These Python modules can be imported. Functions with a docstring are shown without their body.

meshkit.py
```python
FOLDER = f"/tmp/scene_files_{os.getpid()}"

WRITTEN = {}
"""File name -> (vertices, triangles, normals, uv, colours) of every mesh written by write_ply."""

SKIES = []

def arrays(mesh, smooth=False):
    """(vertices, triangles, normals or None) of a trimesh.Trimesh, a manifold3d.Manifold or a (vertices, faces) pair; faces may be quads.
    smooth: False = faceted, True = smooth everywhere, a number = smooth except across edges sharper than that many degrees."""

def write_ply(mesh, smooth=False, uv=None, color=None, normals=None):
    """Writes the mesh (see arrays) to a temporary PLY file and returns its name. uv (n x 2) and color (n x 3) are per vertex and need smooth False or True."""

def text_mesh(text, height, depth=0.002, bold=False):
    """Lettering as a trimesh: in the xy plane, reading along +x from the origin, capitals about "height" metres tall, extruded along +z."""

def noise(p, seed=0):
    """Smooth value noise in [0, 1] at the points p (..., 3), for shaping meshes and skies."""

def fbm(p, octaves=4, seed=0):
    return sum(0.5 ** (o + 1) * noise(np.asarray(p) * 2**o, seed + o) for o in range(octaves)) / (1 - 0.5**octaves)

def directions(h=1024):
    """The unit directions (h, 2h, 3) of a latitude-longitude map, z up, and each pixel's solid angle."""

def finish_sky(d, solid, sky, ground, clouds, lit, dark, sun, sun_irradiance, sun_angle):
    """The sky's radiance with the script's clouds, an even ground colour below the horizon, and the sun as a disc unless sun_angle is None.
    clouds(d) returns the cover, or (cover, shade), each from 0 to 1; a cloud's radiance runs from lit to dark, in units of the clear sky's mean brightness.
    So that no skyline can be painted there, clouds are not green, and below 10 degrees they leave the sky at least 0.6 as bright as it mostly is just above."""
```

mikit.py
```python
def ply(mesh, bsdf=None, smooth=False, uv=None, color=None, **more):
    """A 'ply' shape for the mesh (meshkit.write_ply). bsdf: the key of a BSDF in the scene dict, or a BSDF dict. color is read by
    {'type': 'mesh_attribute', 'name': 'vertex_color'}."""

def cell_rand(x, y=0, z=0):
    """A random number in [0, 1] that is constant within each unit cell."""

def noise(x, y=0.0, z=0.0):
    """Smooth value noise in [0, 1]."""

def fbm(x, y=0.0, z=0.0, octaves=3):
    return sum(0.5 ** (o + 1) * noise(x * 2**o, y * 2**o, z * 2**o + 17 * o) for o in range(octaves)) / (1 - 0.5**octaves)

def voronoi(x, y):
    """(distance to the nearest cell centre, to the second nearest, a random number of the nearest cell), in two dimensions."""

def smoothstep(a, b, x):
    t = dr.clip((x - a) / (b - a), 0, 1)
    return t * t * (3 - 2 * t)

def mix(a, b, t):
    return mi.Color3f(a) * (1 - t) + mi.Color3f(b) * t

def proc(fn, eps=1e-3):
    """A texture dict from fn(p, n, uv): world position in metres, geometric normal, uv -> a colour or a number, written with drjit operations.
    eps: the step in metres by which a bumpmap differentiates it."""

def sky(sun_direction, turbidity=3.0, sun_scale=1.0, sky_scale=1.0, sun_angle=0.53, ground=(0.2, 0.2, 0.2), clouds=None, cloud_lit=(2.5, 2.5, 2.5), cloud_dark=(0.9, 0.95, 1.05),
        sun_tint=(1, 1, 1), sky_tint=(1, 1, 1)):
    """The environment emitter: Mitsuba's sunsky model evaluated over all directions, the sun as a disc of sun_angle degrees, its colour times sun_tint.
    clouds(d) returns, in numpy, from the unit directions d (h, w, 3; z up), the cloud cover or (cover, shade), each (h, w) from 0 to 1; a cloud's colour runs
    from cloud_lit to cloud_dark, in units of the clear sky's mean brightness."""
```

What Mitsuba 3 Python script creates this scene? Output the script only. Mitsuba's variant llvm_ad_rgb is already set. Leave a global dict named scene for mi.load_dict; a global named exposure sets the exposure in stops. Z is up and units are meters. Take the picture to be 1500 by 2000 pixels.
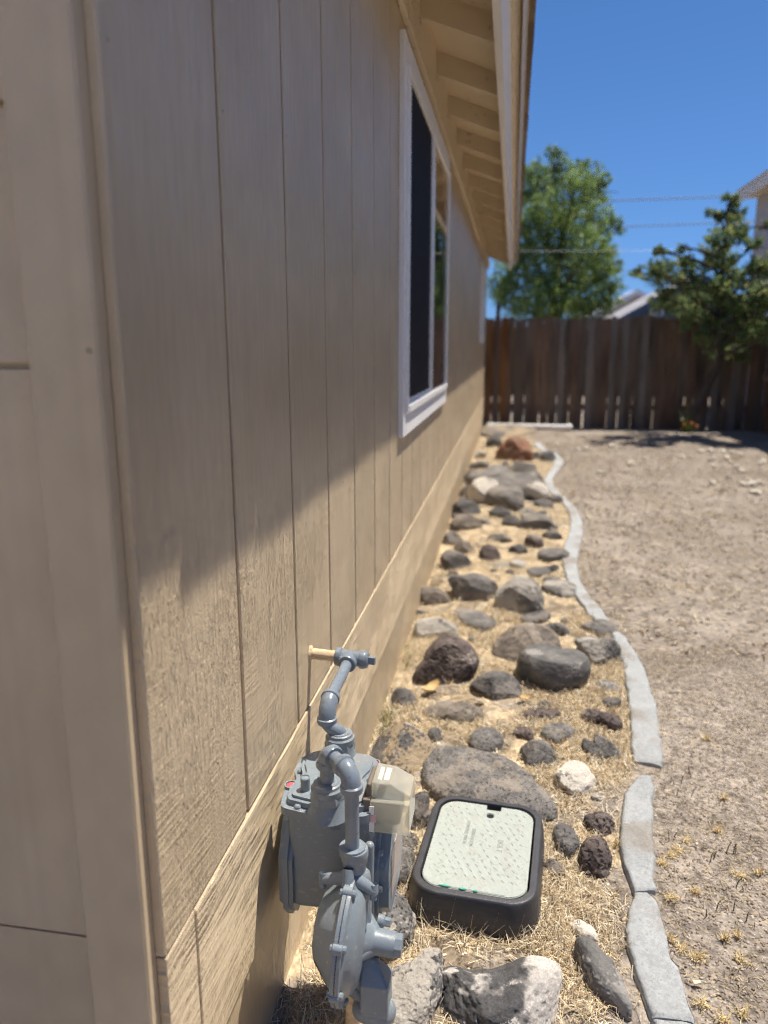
import math
import numpy as np, trimesh, manifold3d as m3, drjit as dr, mitsuba as mi, mikit
from mikit import proc, noise, fbm, voronoi, cell_rand, smoothstep, mix
from meshkit import text_mesh, fbm as nfbm, noise as nnoise
T = mi.ScalarTransform4f
scene, labels = {}, {}

# ------------------------------------------------------------ camera, sky, exposure
CAM = np.array([0.0, 0.0, 1.29])
PITCH, YAW = math.radians(12.48), math.radians(9.463)
FWD = [-math.sin(YAW) * math.cos(PITCH), math.cos(YAW) * math.cos(PITCH), -math.sin(PITCH)]
scene['camera'] = {'type': 'thinlens', 'fov': 53.69, 'fov_axis': 'x', 'near_clip': 0.05, 'far_clip': 1000.0,
                   'aperture_radius': 0.0050, 'focus_distance': 1.45,
                   'to_world': T().look_at(origin=CAM.tolist(), target=(CAM + FWD).tolist(), up=[0, 0, 1])}
scene['sky_light'] = mikit.sky([0.293, 0.24, 1.0], turbidity=2.6, sun_scale=1.58, sky_scale=0.76, ground=(0.25, 0.21, 0.17), sun_tint=(.92, 1.0, 1.13), sky_tint=(.58, .93, 1.38))
exposure = 1.62

# ------------------------------------------------------------ helpers
def key_for(base):
    if base not in used: used.add(base); return base
    i = 1
    while f'{base}_{i:03d}' in used: i += 1
    used.add(f'{base}_{i:03d}'); return f'{base}_{i:03d}'
used = set()
def tag(key, label=None, cat=None, group=None, kind=None):
    d = labels.setdefault(key, {})
    for a, b in (('label', label), ('category', cat), ('group', group), ('kind', kind)):
        if b: d[a] = b
def thing(base, label, cat, group=None):
    k = key_for(base); tag(k, label, cat, group); return k
def obj(base, mesh, mat, parent=None, smooth=False, label=None, cat=None, group=None, kind=None, **kw):
    k = key_for((parent + '__' if parent else '') + base)
    scene[k] = mikit.ply(mesh, mat, smooth=smooth, **kw)
    if label or cat or group or kind: tag(k, label, cat, group, kind)
    return k
def cat(*ms):
    return trimesh.util.concatenate([m for m in ms])
def tri(m):
    if isinstance(m, trimesh.Trimesh): return m
    mm = m.to_mesh(); return trimesh.Trimesh(mm.vert_properties[:, :3], mm.tri_verts, process=False)
def box(x0, x1, y0, y1, z0, z1, c=0.0):
    """a box with chamfered edges"""
    if c <= 0:
        b = trimesh.creation.box((x1 - x0, y1 - y0, z1 - z0)); b.apply_translation(((x0 + x1) / 2, (y0 + y1) / 2, (z0 + z1) / 2)); return b
    pts = []
    for a in range(3):
        for sx in (0, 1):
            for sy in (0, 1):
                for sz in (0, 1):
                    p = [x1 if sx else x0, y1 if sy else y0, z1 if sz else z0]; s = [sx, sy, sz]
                    for q in range(3):
                        if q != a: p[q] += -c if s[q] else c
                    pts.append(p)
    return tri(m3.Manifold.hull_points(np.array(pts, float)))
def hull(pts): return tri(m3.Manifold.hull_points(np.array(pts, float)))
def sph(p, r, n=14): return m3.Manifold.sphere(r, n).translate(list(map(float, p)))
def bone(a, b, ra, rb, n=14): return tri(m3.Manifold.batch_hull([sph(a, ra, n), sph(b, rb, n)]))
def rbox(x0, x1, y0, y1, z0, z1, r, n=16):
    return tri(m3.Manifold.batch_hull([sph((x, y, z), r, n) for x in (x0 + r, x1 - r) for y in (y0 + r, y1 - r) for z in (z0 + r, z1 - r)]))
def rplate(pts, z0, z1, r=0.0):
    """prism over a 2d outline"""
    from shapely.geometry import Polygon
    g = Polygon(pts).buffer(0)
    if r: g = g.buffer(-r).buffer(r, quad_segs=6)
    m = trimesh.creation.extrude_polygon(g, z1 - z0, engine='earcut'); m.apply_translation((0, 0, z0)); return m
def frame(t):
    t = np.asarray(t, float); t = t / np.linalg.norm(t)
    a = np.cross(t, [0, 0, 1.0] if abs(t[2]) < .9 else [1.0, 0, 0]); a /= np.linalg.norm(a)
    return a, np.cross(t, a), t
def tube(pts, rad, n=18, caps=True):
    p = np.asarray(pts, float); rad = np.broadcast_to(rad, (len(p),))
    t = np.gradient(p, axis=0); t /= np.linalg.norm(t, axis=1, keepdims=True) + 1e-12
    a, b, _ = frame(t[0]); rings = []
    ang = np.arange(n) * 2 * np.pi / n
    for i in range(len(p)):
        a = a - t[i] * (a @ t[i]); a /= np.linalg.norm(a); b = np.cross(t[i], a)
        rings.append(p[i] + rad[i] * (np.cos(ang)[:, None] * a + np.sin(ang)[:, None] * b))
    v = np.vstack(rings); f = []
    for i in range(len(p) - 1):
        for j in range(n):
            k = (j + 1) % n
            f += [[i * n + j, i * n + k, (i + 1) * n + k], [i * n + j, (i + 1) * n + k, (i + 1) * n + j]]
    if caps:
        v = np.vstack([v, p[:1], p[-1:]]); c0, c1 = len(v) - 2, len(v) - 1; e = (len(p) - 1) * n
        for j in range(n):
            k = (j + 1) % n; f += [[c0, k, j], [c1, e + j, e + k]]
    return trimesh.Trimesh(v, f, process=False)
def lathe(profile, base, axis=(0, 0, 1), n=28):
    """profile: (radius, height along axis) pairs"""
    a, b, t = frame(axis); ang = np.arange(n) * 2 * np.pi / n
    base = np.asarray(base, float)
    v = np.vstack([base + t * h + max(r, 1e-5) * (np.cos(ang)[:, None] * a + np.sin(ang)[:, None] * b) for r, h in profile]); f = []
    for i in range(len(profile) - 1):
        for j in range(n):
            k = (j + 1) % n
            f += [[i * n + j, i * n + k, (i + 1) * n + k], [i * n + j, (i + 1) * n + k, (i + 1) * n + j]]
    return trimesh.Trimesh(v, f, process=False)
def arc(a, corner, b, n=12):
    """points of a curve from a to b, tangent to a-corner and corner-b"""
    a, c, b = (np.asarray(x, float) for x in (a, corner, b)); s = np.linspace(0, 1, n)[:, None]
    return (1 - s) ** 3 * a + 3 * (1 - s) ** 2 * s * (a + (c - a) * .56) + 3 * (1 - s) * s ** 2 * (b + (c - b) * .56) + s ** 3 * b

# ------------------------------------------------------------ materials
def pr(color, rough=.6, spec=.5, **k):
    c = color if isinstance(color, dict) else {'type': 'rgb', 'value': list(color)}
    return {'type': 'twosided', 'b': {'type': 'principled', 'base_color': c, 'roughness': rough, 'specular': spec, **k}}
def bump(b, fn, eps=5e-4, scale=1.0):
    inner = b['b'] if b['type'] == 'twosided' else b
    return {'type': 'twosided', 'b': {'type': 'bumpmap', 'tex': proc(fn, eps), 'scale': scale, 'bsdf': inner}}
def beige(p, n, uv):
    t = fbm(p.x * 5 + 3, p.y * 5, p.z * 5, octaves=3)
    d = noise(p.x * 40, p.y * 140, p.z * 25)
    return mix((.485, .388, .258), (.535, .434, .296), smoothstep(.25, .75, t)) * (.94 + .07 * d + .05 * noise(p.y * 120 + p.x * 90, p.z * 1.6, 4.0))
def siding_height(p, n, uv):
    y, z = p.y, p.z
    bow = y + .012 * noise(y * 4, z * 1.3)                       # grain lines wander
    grain = fbm(bow * 210, z * 2.6, 1.5, octaves=3)
    plank = cell_rand(dr.floor(y / .3135 - .52), 3.0, 7.0)
    low = smoothstep(1.45, .85, z + .5 * fbm(y * 3.1 + 7 * plank, z * 2.2, 4.0) - .25)
    kerf = noise(y * 11 + 9 * plank, (z + (.03 + .07 * plank) * y) * 300, 2.0)
    kerf = smoothstep(.45, .8, kerf) * smoothstep(.46, .66, fbm(y * 9 + 5 * plank, z * 5, 8.0))
    torn = smoothstep(.54, .8, noise(y * 290, z * 72 + 20 * plank, 6.0)) * smoothstep(.40, .58, fbm(y * 7, z * 6, 3.0))
    grit = noise(y * 330, z * 330, 5.0)
    wave = fbm(y * 22, z * 14, 11.0, octaves=2)
    return .0030 * grain + low * (.0008 * kerf - .0013 * torn + .00045 * grit) + .0003 * wave
def skirt_height(p, n, uv):
    y, z = p.y, p.z
    warp = z + .05 * fbm(y * 3.0, z * 5.0, 9.0) + .012 * y
    ridge = noise(y * 6, warp * 270, 3.0) + .5 * noise(y * 22, warp * 450, 5.0)
    patch = .35 + .65 * smoothstep(.3, .6, fbm(y * 1.7, warp * 9, 2.0))
    return .0042 * ridge * patch + .0006 * noise(y * 300, z * 300)
def board_height(p, n, uv):
    return .00045 * fbm(p.x * 150 + p.y * 6, p.z * 4, p.y * 40, octaves=3) + .0005 * fbm(p.x * 18, p.y * 18, p.z * 9)
scene['mat_siding'] = bump(pr(proc(beige), .34, .5), siding_height, 4e-4)
scene['mat_skirt'] = bump(pr(proc(beige), .48, .5), skirt_height, 4e-4)
scene['mat_nail'] = pr((.33, .265, .185), .5)
scene['mat_trim_beige'] = bump(pr(proc(beige), .45, .5), board_height)
def eave_paint(p, n, uv):
    t = fbm(p.x * 6, p.y * 6, p.z * 6)
    spot = smoothstep(.78, .84, noise(p.x * 60, p.y * 46, p.z * 46)) * smoothstep(.5, .7, noise(p.x * 7 + 4, p.y * 5, 2.0))
    return mix(mix((.54, .455, .33), (.62, .525, .39), t), (.14, .10, .07), spot * .6)
scene['mat_eave'] = bump(pr(proc(eave_paint), .6, .4), board_height)
scene['mat_white_trim'] = bump(pr((.74, .74, .75), .5, .5), board_height)
scene['mat_vinyl'] = pr((.78, .78, .76), .3)
scene['mat_screen'] = pr((.010, .010, .014), .75, .25)
scene['mat_room'] = pr((.03, .03, .03), .9, .1)
scene['mat_pane'] = {'type': 'thindielectric', 'int_ior': 1.6}
def shingle_col(p, n, uv):
    return mix((.10, .075, .055), (.22, .17, .12), noise(p.x * 120, p.y * 120, p.z * 120)) * (.8 + .4 * cell_rand(dr.floor(p.y / .305), 1.0, 2.0))
scene['mat_shingle'] = pr(proc(shingle_col), .95, .2)
scene['mat_drip'] = pr((.62, .58, .52), .4)
scene['mat_dark_gap'] = pr((.03, .028, .025), .9, .1)
def meter_grey(p, n, uv):
    s = noise(p.x * 420, p.y * 420, p.z * 420); d = fbm(p.x * 22, p.y * 22, p.z * 22)
    dust = smoothstep(.45, .75, fbm(p.x * 14 + 3, p.y * 14, p.z * 14)) * dr.clip(n.z, 0, 1) * .30
    return mix(mix((.170, .206, .234), (.212, .248, .276), s * .5 + .5 * d), (.34, .31, .26), dust + .5 * smoothstep(.82, .86, noise(p.x * 130, p.y * 130, p.z * 130)))
scene['mat_meter'] = bump(pr(proc(meter_grey), .36, .5), lambda p, n, uv: .00012 * noise(p.x * 480, p.y * 480, p.z * 480) + .0003 * noise(p.x * 90, p.y * 90, p.z * 90), 4e-4)
def pipe_grey(p, n, uv):
    d = fbm(p.x * 30, p.y * 30, p.z * 30); c = smoothstep(.80, .84, noise(p.x * 170, p.y * 170, p.z * 170))
    return mix(mix((.165, .200, .235), (.200, .238, .275), d), (.13, .09, .07), c * .35)
scene['mat_pipe'] = bump(pr(proc(pipe_grey), .27, .55), lambda p, n, uv: .00018 * noise(p.x * 160, p.y * 160, p.z * 160) + .00008 * noise(p.x * 500, p.y * 500, p.z * 500), 4e-4)
def stub_paint(p, n, uv):
    return mix((.62, .47, .29), (.50, .37, .22), smoothstep(.4, .7, noise(p.x * 60, p.y * 160, p.z * 160)))
scene['mat_stub'] = bump(pr(proc(stub_paint), .45), lambda p, n, uv: .0004 * noise(p.x * 150, p.y * 200, p.z * 200))
scene['mat_red'] = pr((.55, .10, .11), .4)
scene['mat_dark_metal'] = pr((.05, .055, .065), .4)
scene['mat_mount'] = pr((.155, .125, .10), .6)
scene['mat_cover'] = {'type': 'blendbsdf', 'weight': {'type': 'rgb', 'value': .58}, 'a': {'type': 'principledthin', 'base_color': {'type': 'rgb', 'value': [.93, .90, .74]}, 'roughness': .3, 'diff_trans': 1.0, 'spec_trans': 0.0, 'eta': 1.45},
                      'b': {'type': 'thindielectric', 'int_ior': 1.45}}
scene['mat_index_white'] = pr((.82, .82, .80), .5)
scene['mat_index_dark'] = pr((.16, .165, .155), .5)
scene['mat_tag_pink'] = pr((.70, .42, .42), .5)
scene['mat_name_plate'] = pr((.33, .27, .24), .45)
scene['mat_print'] = pr((.12, .13, .13), .5)
def box_col(p, n, uv):
    return mix((.030, .031, .036), (.062, .063, .070), fbm(p.x * 30, p.y * 30, p.z * 90)) + mix((0, 0, 0), (.05, .042, .032), smoothstep(.5, .8, fbm(p.x * 50, p.y * 50, p.z * 12)) * smoothstep(.07, .0, p.z))
scene['mat_valve_box'] = bump(pr(proc(box_col), .5, .5), lambda p, n, uv: .0003 * noise(p.x * 260, p.y * 260, p.z * 260) + .0006 * noise(p.x * 20, p.y * 20, p.z * 60))
def lid_col(p, n, uv):
    d = smoothstep(.52, .72, fbm(p.x * 35, p.y * 35, 3.0)); s = smoothstep(.74, .8, noise(p.x * 210, p.y * 210, 4.0))
    scr = smoothstep(.70, .78, noise(p.x * 300 + p.y * 160, p.y * 40 - p.x * 30, 2.0))
    return mix(mix(mix((.345, .382, .348), (.335, .345, .31), d * .6), (.22, .22, .19), s * .35), (.42, .46, .42), scr * .35)
scene['mat_lid'] = bump(pr(proc(lid_col), .5, .5), lambda p, n, uv: .00008 * noise(p.x * 240, p.y * 240, 1.0))
scene['mat_lid_tread'] = pr((.25, .275, .25), .5)
scene['mat_green_stain'] = pr((.05, .33, .24), .6)
scene['mat_hole'] = pr((.01, .01, .012), .9, .1)
def concrete_col(p, n, uv):
    a = fbm(p.x * 14, p.y * 14, 1.0); g = noise(p.x * 420, p.y * 420, p.z * 420); dirt = smoothstep(.50, .74, fbm(p.x * 9 + 4, p.y * 7, 6.0))
    pit = smoothstep(.80, .86, noise(p.x * 260, p.y * 260, 8.0))
    return mix(mix(mix((.295, .308, .310), (.36, .376, .380), a), (.215, .185, .148), dirt * .65), (.14, .13, .115), .3 * pit) * (.74 + .26 * g + .22 * noise(p.x * 130, p.y * 130, 3.0))
scene['mat_concrete'] = bump(pr(proc(concrete_col), .9, .25), lambda p, n, uv: .0008 * noise(p.x * 260, p.y * 260, p.z * 260) + .0018 * fbm(p.x * 40, p.y * 40, p.z * 40), 6e-4)
# rocks
def rock_mat(c0, c1, blotch=None, amount=.6, pits=0.0, pit_f=150, rough=.9, speck=.36, thr=.5, bf=11):
    def col(p, n, uv):
        a = fbm(p.x * 26, p.y * 26, p.z * 26); g = noise(p.x * 520, p.y * 520, p.z * 520); m = noise(p.x * 190, p.y * 190, p.z * 190)
        c = mix(c0, c1, smoothstep(.25, .75, a)) * (1 - speck + 2 * speck * (.5 * g + .5 * m))
        if pits: c = c * (1 - .65 * smoothstep(.62, .74, noise(p.x * pit_f, p.y * pit_f, p.z * pit_f)))
        if blotch is not None:
            b = fbm(p.x * bf + 5, p.y * bf, p.z * bf + 2, octaves=3) + .28 * (noise(p.x * 150, p.y * 150, p.z * 150) - .5) + .07 * n.z
            c = mix(c, mi.Color3f(blotch) * (.85 + .3 * g), smoothstep(thr, thr + .07, b) * amount)
        return c
    def h(p, n, uv):
        v = .0018 * fbm(p.x * 210, p.y * 210, p.z * 210) + .0035 * fbm(p.x * 42, p.y * 42, p.z * 42)
        if pits: v = v - pits * smoothstep(.60, .76, noise(p.x * pit_f, p.y * pit_f, p.z * pit_f))
        return v
    return bump(pr(proc(col), rough, .3), h, 8e-4)
scene['mat_rock_basalt'] = rock_mat((.110, .105, .100), (.180, .170, .160), (.30, .26, .21), .5, .0008, 240, thr=.60)
scene['mat_rock_dark'] = rock_mat((.072, .069, .067), (.132, .125, .118), (.26, .23, .20), .5, .001, 220, thr=.63)
scene['mat_rock_smooth'] = rock_mat((.088, .086, .084), (.150, .144, .137), (.40, .38, .34), .45, 0, rough=.7, thr=.63)
scene['mat_rock_purple'] = rock_mat((.080, .063, .059), (.135, .110, .100), (.36, .31, .27), .5, .0026, 130, thr=.66)
scene['mat_rock_vesic'] = rock_mat((.075, .062, .057), (.14, .115, .105), None, 0, .003, 105)
scene['mat_rock_brown'] = rock_mat((.125, .108, .092), (.20, .172, .145), (.36, .31, .25), .5, .001, 200, thr=.58)
scene['mat_rock_tan'] = rock_mat((.095, .09, .086), (.155, .146, .135), (.36, .28, .18), .85, .0012, 190, thr=.56, bf=7)
scene['mat_rock_pale'] = rock_mat((.15, .142, .13), (.235, .22, .195), (.40, .375, .33), .85, .0012, 170, thr=.40)
scene['mat_rock_white'] = rock_mat((.18, .165, .15), (.30, .275, .24), (.56, .52, .45), .95, .0008, 170, thr=.31)
scene['mat_rock_mott'] = rock_mat((.11, .106, .102), (.18, .172, .162), (.38, .35, .30), .8, .0014, 170, thr=.52, bf=14)
scene['mat_rock_vmott'] = rock_mat((.058, .058, .060), (.12, .117, .114), (.44, .41, .36), .85, .0012, 220, thr=.615, bf=6)
def crusted_col(p, n, uv):
    a = fbm(p.x * 26, p.y * 26, p.z * 26); g = noise(p.x * 420, p.y * 420, p.z * 420); b = fbm(p.x * 22 + 5, p.y * 22, p.z * 22, octaves=4)
    right = smoothstep(.060, .085, p.x + .12 * (b - .5)); vein = smoothstep(.02, .008, dr.abs(p.z - .075 - .35 * (p.x + .02) + .06 * (b - .5))) * smoothstep(.45, .6, b)
    fleck = smoothstep(.66, .72, b + .25 * (g - .5)) * .6
    return mix(mix((.050, .050, .053), (.105, .102, .10), a) * (.7 + .6 * g), mi.Color3f(.47, .44, .40) * (.8 + .4 * g), dr.clip(right + .8 * vein + fleck, 0, .95))
scene['mat_rock_vmott'] = bump(pr(proc(crusted_col), .9, .3), lambda p, n, uv: .0016 * fbm(p.x * 230, p.y * 230, p.z * 230) + .004 * fbm(p.x * 45, p.y * 45, p.z * 45), 8e-4)
scene['mat_rock_red'] = rock_mat((.20, .10, .065), (.32, .17, .11), (.16, .13, .09), .7, .0025, 60, thr=.55)
# ground
CURB_Y = [-50, 1.2, 1.45, 1.6, 1.75, 1.97, 2.17, 2.46, 2.87, 3.08, 3.4, 3.77, 4.35, 4.9, 5.6, 6.4, 7.2, 8.1, 8.7, 9.5, 10.1, 13, 60]
CURB_X = [.35, .35, .34, .34, .36, .38, .42, .48, .52, .53, .49, .43, .37, .42, .50, .46, .37, .51, .55, .41, .34, .0, .0]
def curb_x(y):
    v = mi.Float(CURB_X[0])
    for i in range(1, len(CURB_Y) - 1):
        y0, y1, x0, x1 = CURB_Y[i], CURB_Y[i + 1], CURB_X[i], CURB_X[i + 1]
        v = dr.select(y >= y0, x0 + (x1 - x0) * dr.clip((y - y0) / (y1 - y0), 0, 1), v)
    return v
def ground_col(p, n, uv):
    bed = smoothstep(.02, -.05, p.x - curb_x(p.y) + .14 * smoothstep(2.25, 2.05, p.y) * smoothstep(.25, .7, fbm(p.x * 4, p.y * 6, 12.0))) * smoothstep(11.3, 10.6, p.y)
    a = fbm(p.x * 3.1, p.y * 3.1, 1.0, octaves=4); g = noise(p.x * 300, p.y * 300, 2.0); m = noise(p.x * 95, p.y * 95, 3.0)
    f2 = noise(p.x * 38, p.y * 38, 5.0)
    soil = mix((.238, .205, .172), (.300, .262, .222), smoothstep(.3, .7, a)) * (.20 + .48 * g + .50 * m + .42 * f2 + .16 * noise(p.x * 13, p.y * 13, 6.0))
    bits = smoothstep(.72, .78, noise(p.x * 120, p.y * 160, 7.0))
    soil = mix(soil, (.42, .34, .22), bits * .45)
    dark = smoothstep(.68, .8, noise(p.x * 60, p.y * 60, 9.0)); soil = soil * (1 - .35 * dark)
    lit = fbm(p.x * 12, p.y * 12, 4.0)
    straw = mix((.23, .185, .135), (.50, .40, .26), smoothstep(.30, .58, lit)) * (.30 + .7 * noise(p.x * 260 + 40 * a, p.y * 90, 3.0) + .5 * noise(p.x * 34, p.y * 26, 8.0))
    w = bed * smoothstep(.30, .48, fbm(p.x * 5 + 9, p.y * 5, 7.0) + .16 * smoothstep(2.0, 2.8, p.y))
    return mix(soil, straw, w)
def ground_h(p, n, uv):
    return .005 * fbm(p.x * 70, p.y * 70, 1.0) + .0030 * noise(p.x * 230, p.y * 230, 4.0) + .010 * fbm(p.x * 17, p.y * 17, 6.0)
scene['mat_ground'] = bump(pr(proc(ground_col), 1.0, .1), ground_h, 1.2e-3)
VC = {'type': 'mesh_attribute', 'name': 'vertex_color'}
scene['mat_straw'] = {'type': 'twosided', 'b': {'type': 'principled', 'base_color': VC, 'roughness': .6, 'specular': .4}}
scene['mat_leaf'] = {'type': 'principledthin', 'base_color': VC, 'roughness': .5, 'diff_trans': 1.0, 'spec_trans': 0.0, 'eta': 1.4}
scene['mat_dry_leaf'] = pr(proc(lambda p, n, uv: mix((.36, .24, .10), (.60, .43, .20), fbm(p.x * 60, p.y * 60, p.z * 60))), .7, .3)
scene['mat_chip'] = pr((.66, .55, .38), .8, .3)
scene['mat_stalk'] = pr((.07, .058, .035), .8, .2)
scene['mat_bark'] = bump(pr(proc(lambda p, n, uv: mix((.05, .04, .032), (.14, .115, .09), fbm(p.x * 30, p.y * 30, p.z * 8))), .9, .2), lambda p, n, uv: .006 * fbm(p.x * 40, p.y * 40, p.z * 8), 3e-3)
def fence_mat(c0, c1):
    def col(p, n, uv):
        g = fbm(p.x * 60, p.y * 60, p.z * 2.2); s = fbm(p.x * 5, p.y * 5, p.z * 1.1)
        return mix(c0, c1, smoothstep(.25, .75, .6 * g + .4 * s)) * (.75 + .4 * s)
    return bump(pr(proc(col), .9, .2), lambda p, n, uv: .002 * fbm(p.x * 70, p.y * 70, p.z * 3), 2e-3)
scene['mat_fence_dark'] = fence_mat((.080, .062, .050), (.21, .165, .130))
scene['mat_fence_grey'] = fence_mat((.140, .122, .107), (.29, .26, .23))
scene['mat_fence_brown'] = fence_mat((.105, .068, .048), (.245, .165, .115))
scene['mat_fence_rust'] = fence_mat((.17, .075, .025), (.30, .145, .055))
scene['mat_fence_tan'] = fence_mat((.24, .19, .14), (.36, .29, .22))
scene['mat_pvc'] = pr((.72, .72, .70), .35)
scene['mat_blue_wall'] = pr(proc(lambda p, n, uv: mix((.10, .13, .19), (.115, .15, .215), noise(p.x * 2, p.z * 30))), .7)
scene['mat_grey_roof'] = pr((.30, .29, .29), .9, .2)
scene['mat_white_roof'] = pr((.80, .80, .80), .5)
scene['mat_stucco'] = pr(proc(lambda p, n, uv: mix((.40, .38, .38), (.46, .44, .44), fbm(p.x * 8, p.y * 8, p.z * 8))), .95, .2)
scene['mat_house_trim'] = pr((.78, .68, .56), .6)
scene['mat_chalk_stone'] = pr(proc(lambda p, n, uv: mix((.50, .455, .37), (.70, .65, .54), noise(p.x * 40, p.y * 40, p.z * 40))), .9, .2)
scene['mat_glass_dark'] = pr((.03, .04, .06), .1, .6)
scene['mat_hedge'] = bump(pr(proc(lambda p, n, uv: mix((.02, .03, .012), (.06, .08, .03), noise(p.x * 20, p.y * 20, p.z * 20))), .9, .2), lambda p, n, uv: .05 * noise(p.x * 16, p.y * 16, p.z * 16), 1e-2)
scene['mat_wire'] = pr((.05, .05, .055), .6)
scene['mat_flower'] = pr((.62, .17, .03), .6)
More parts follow.
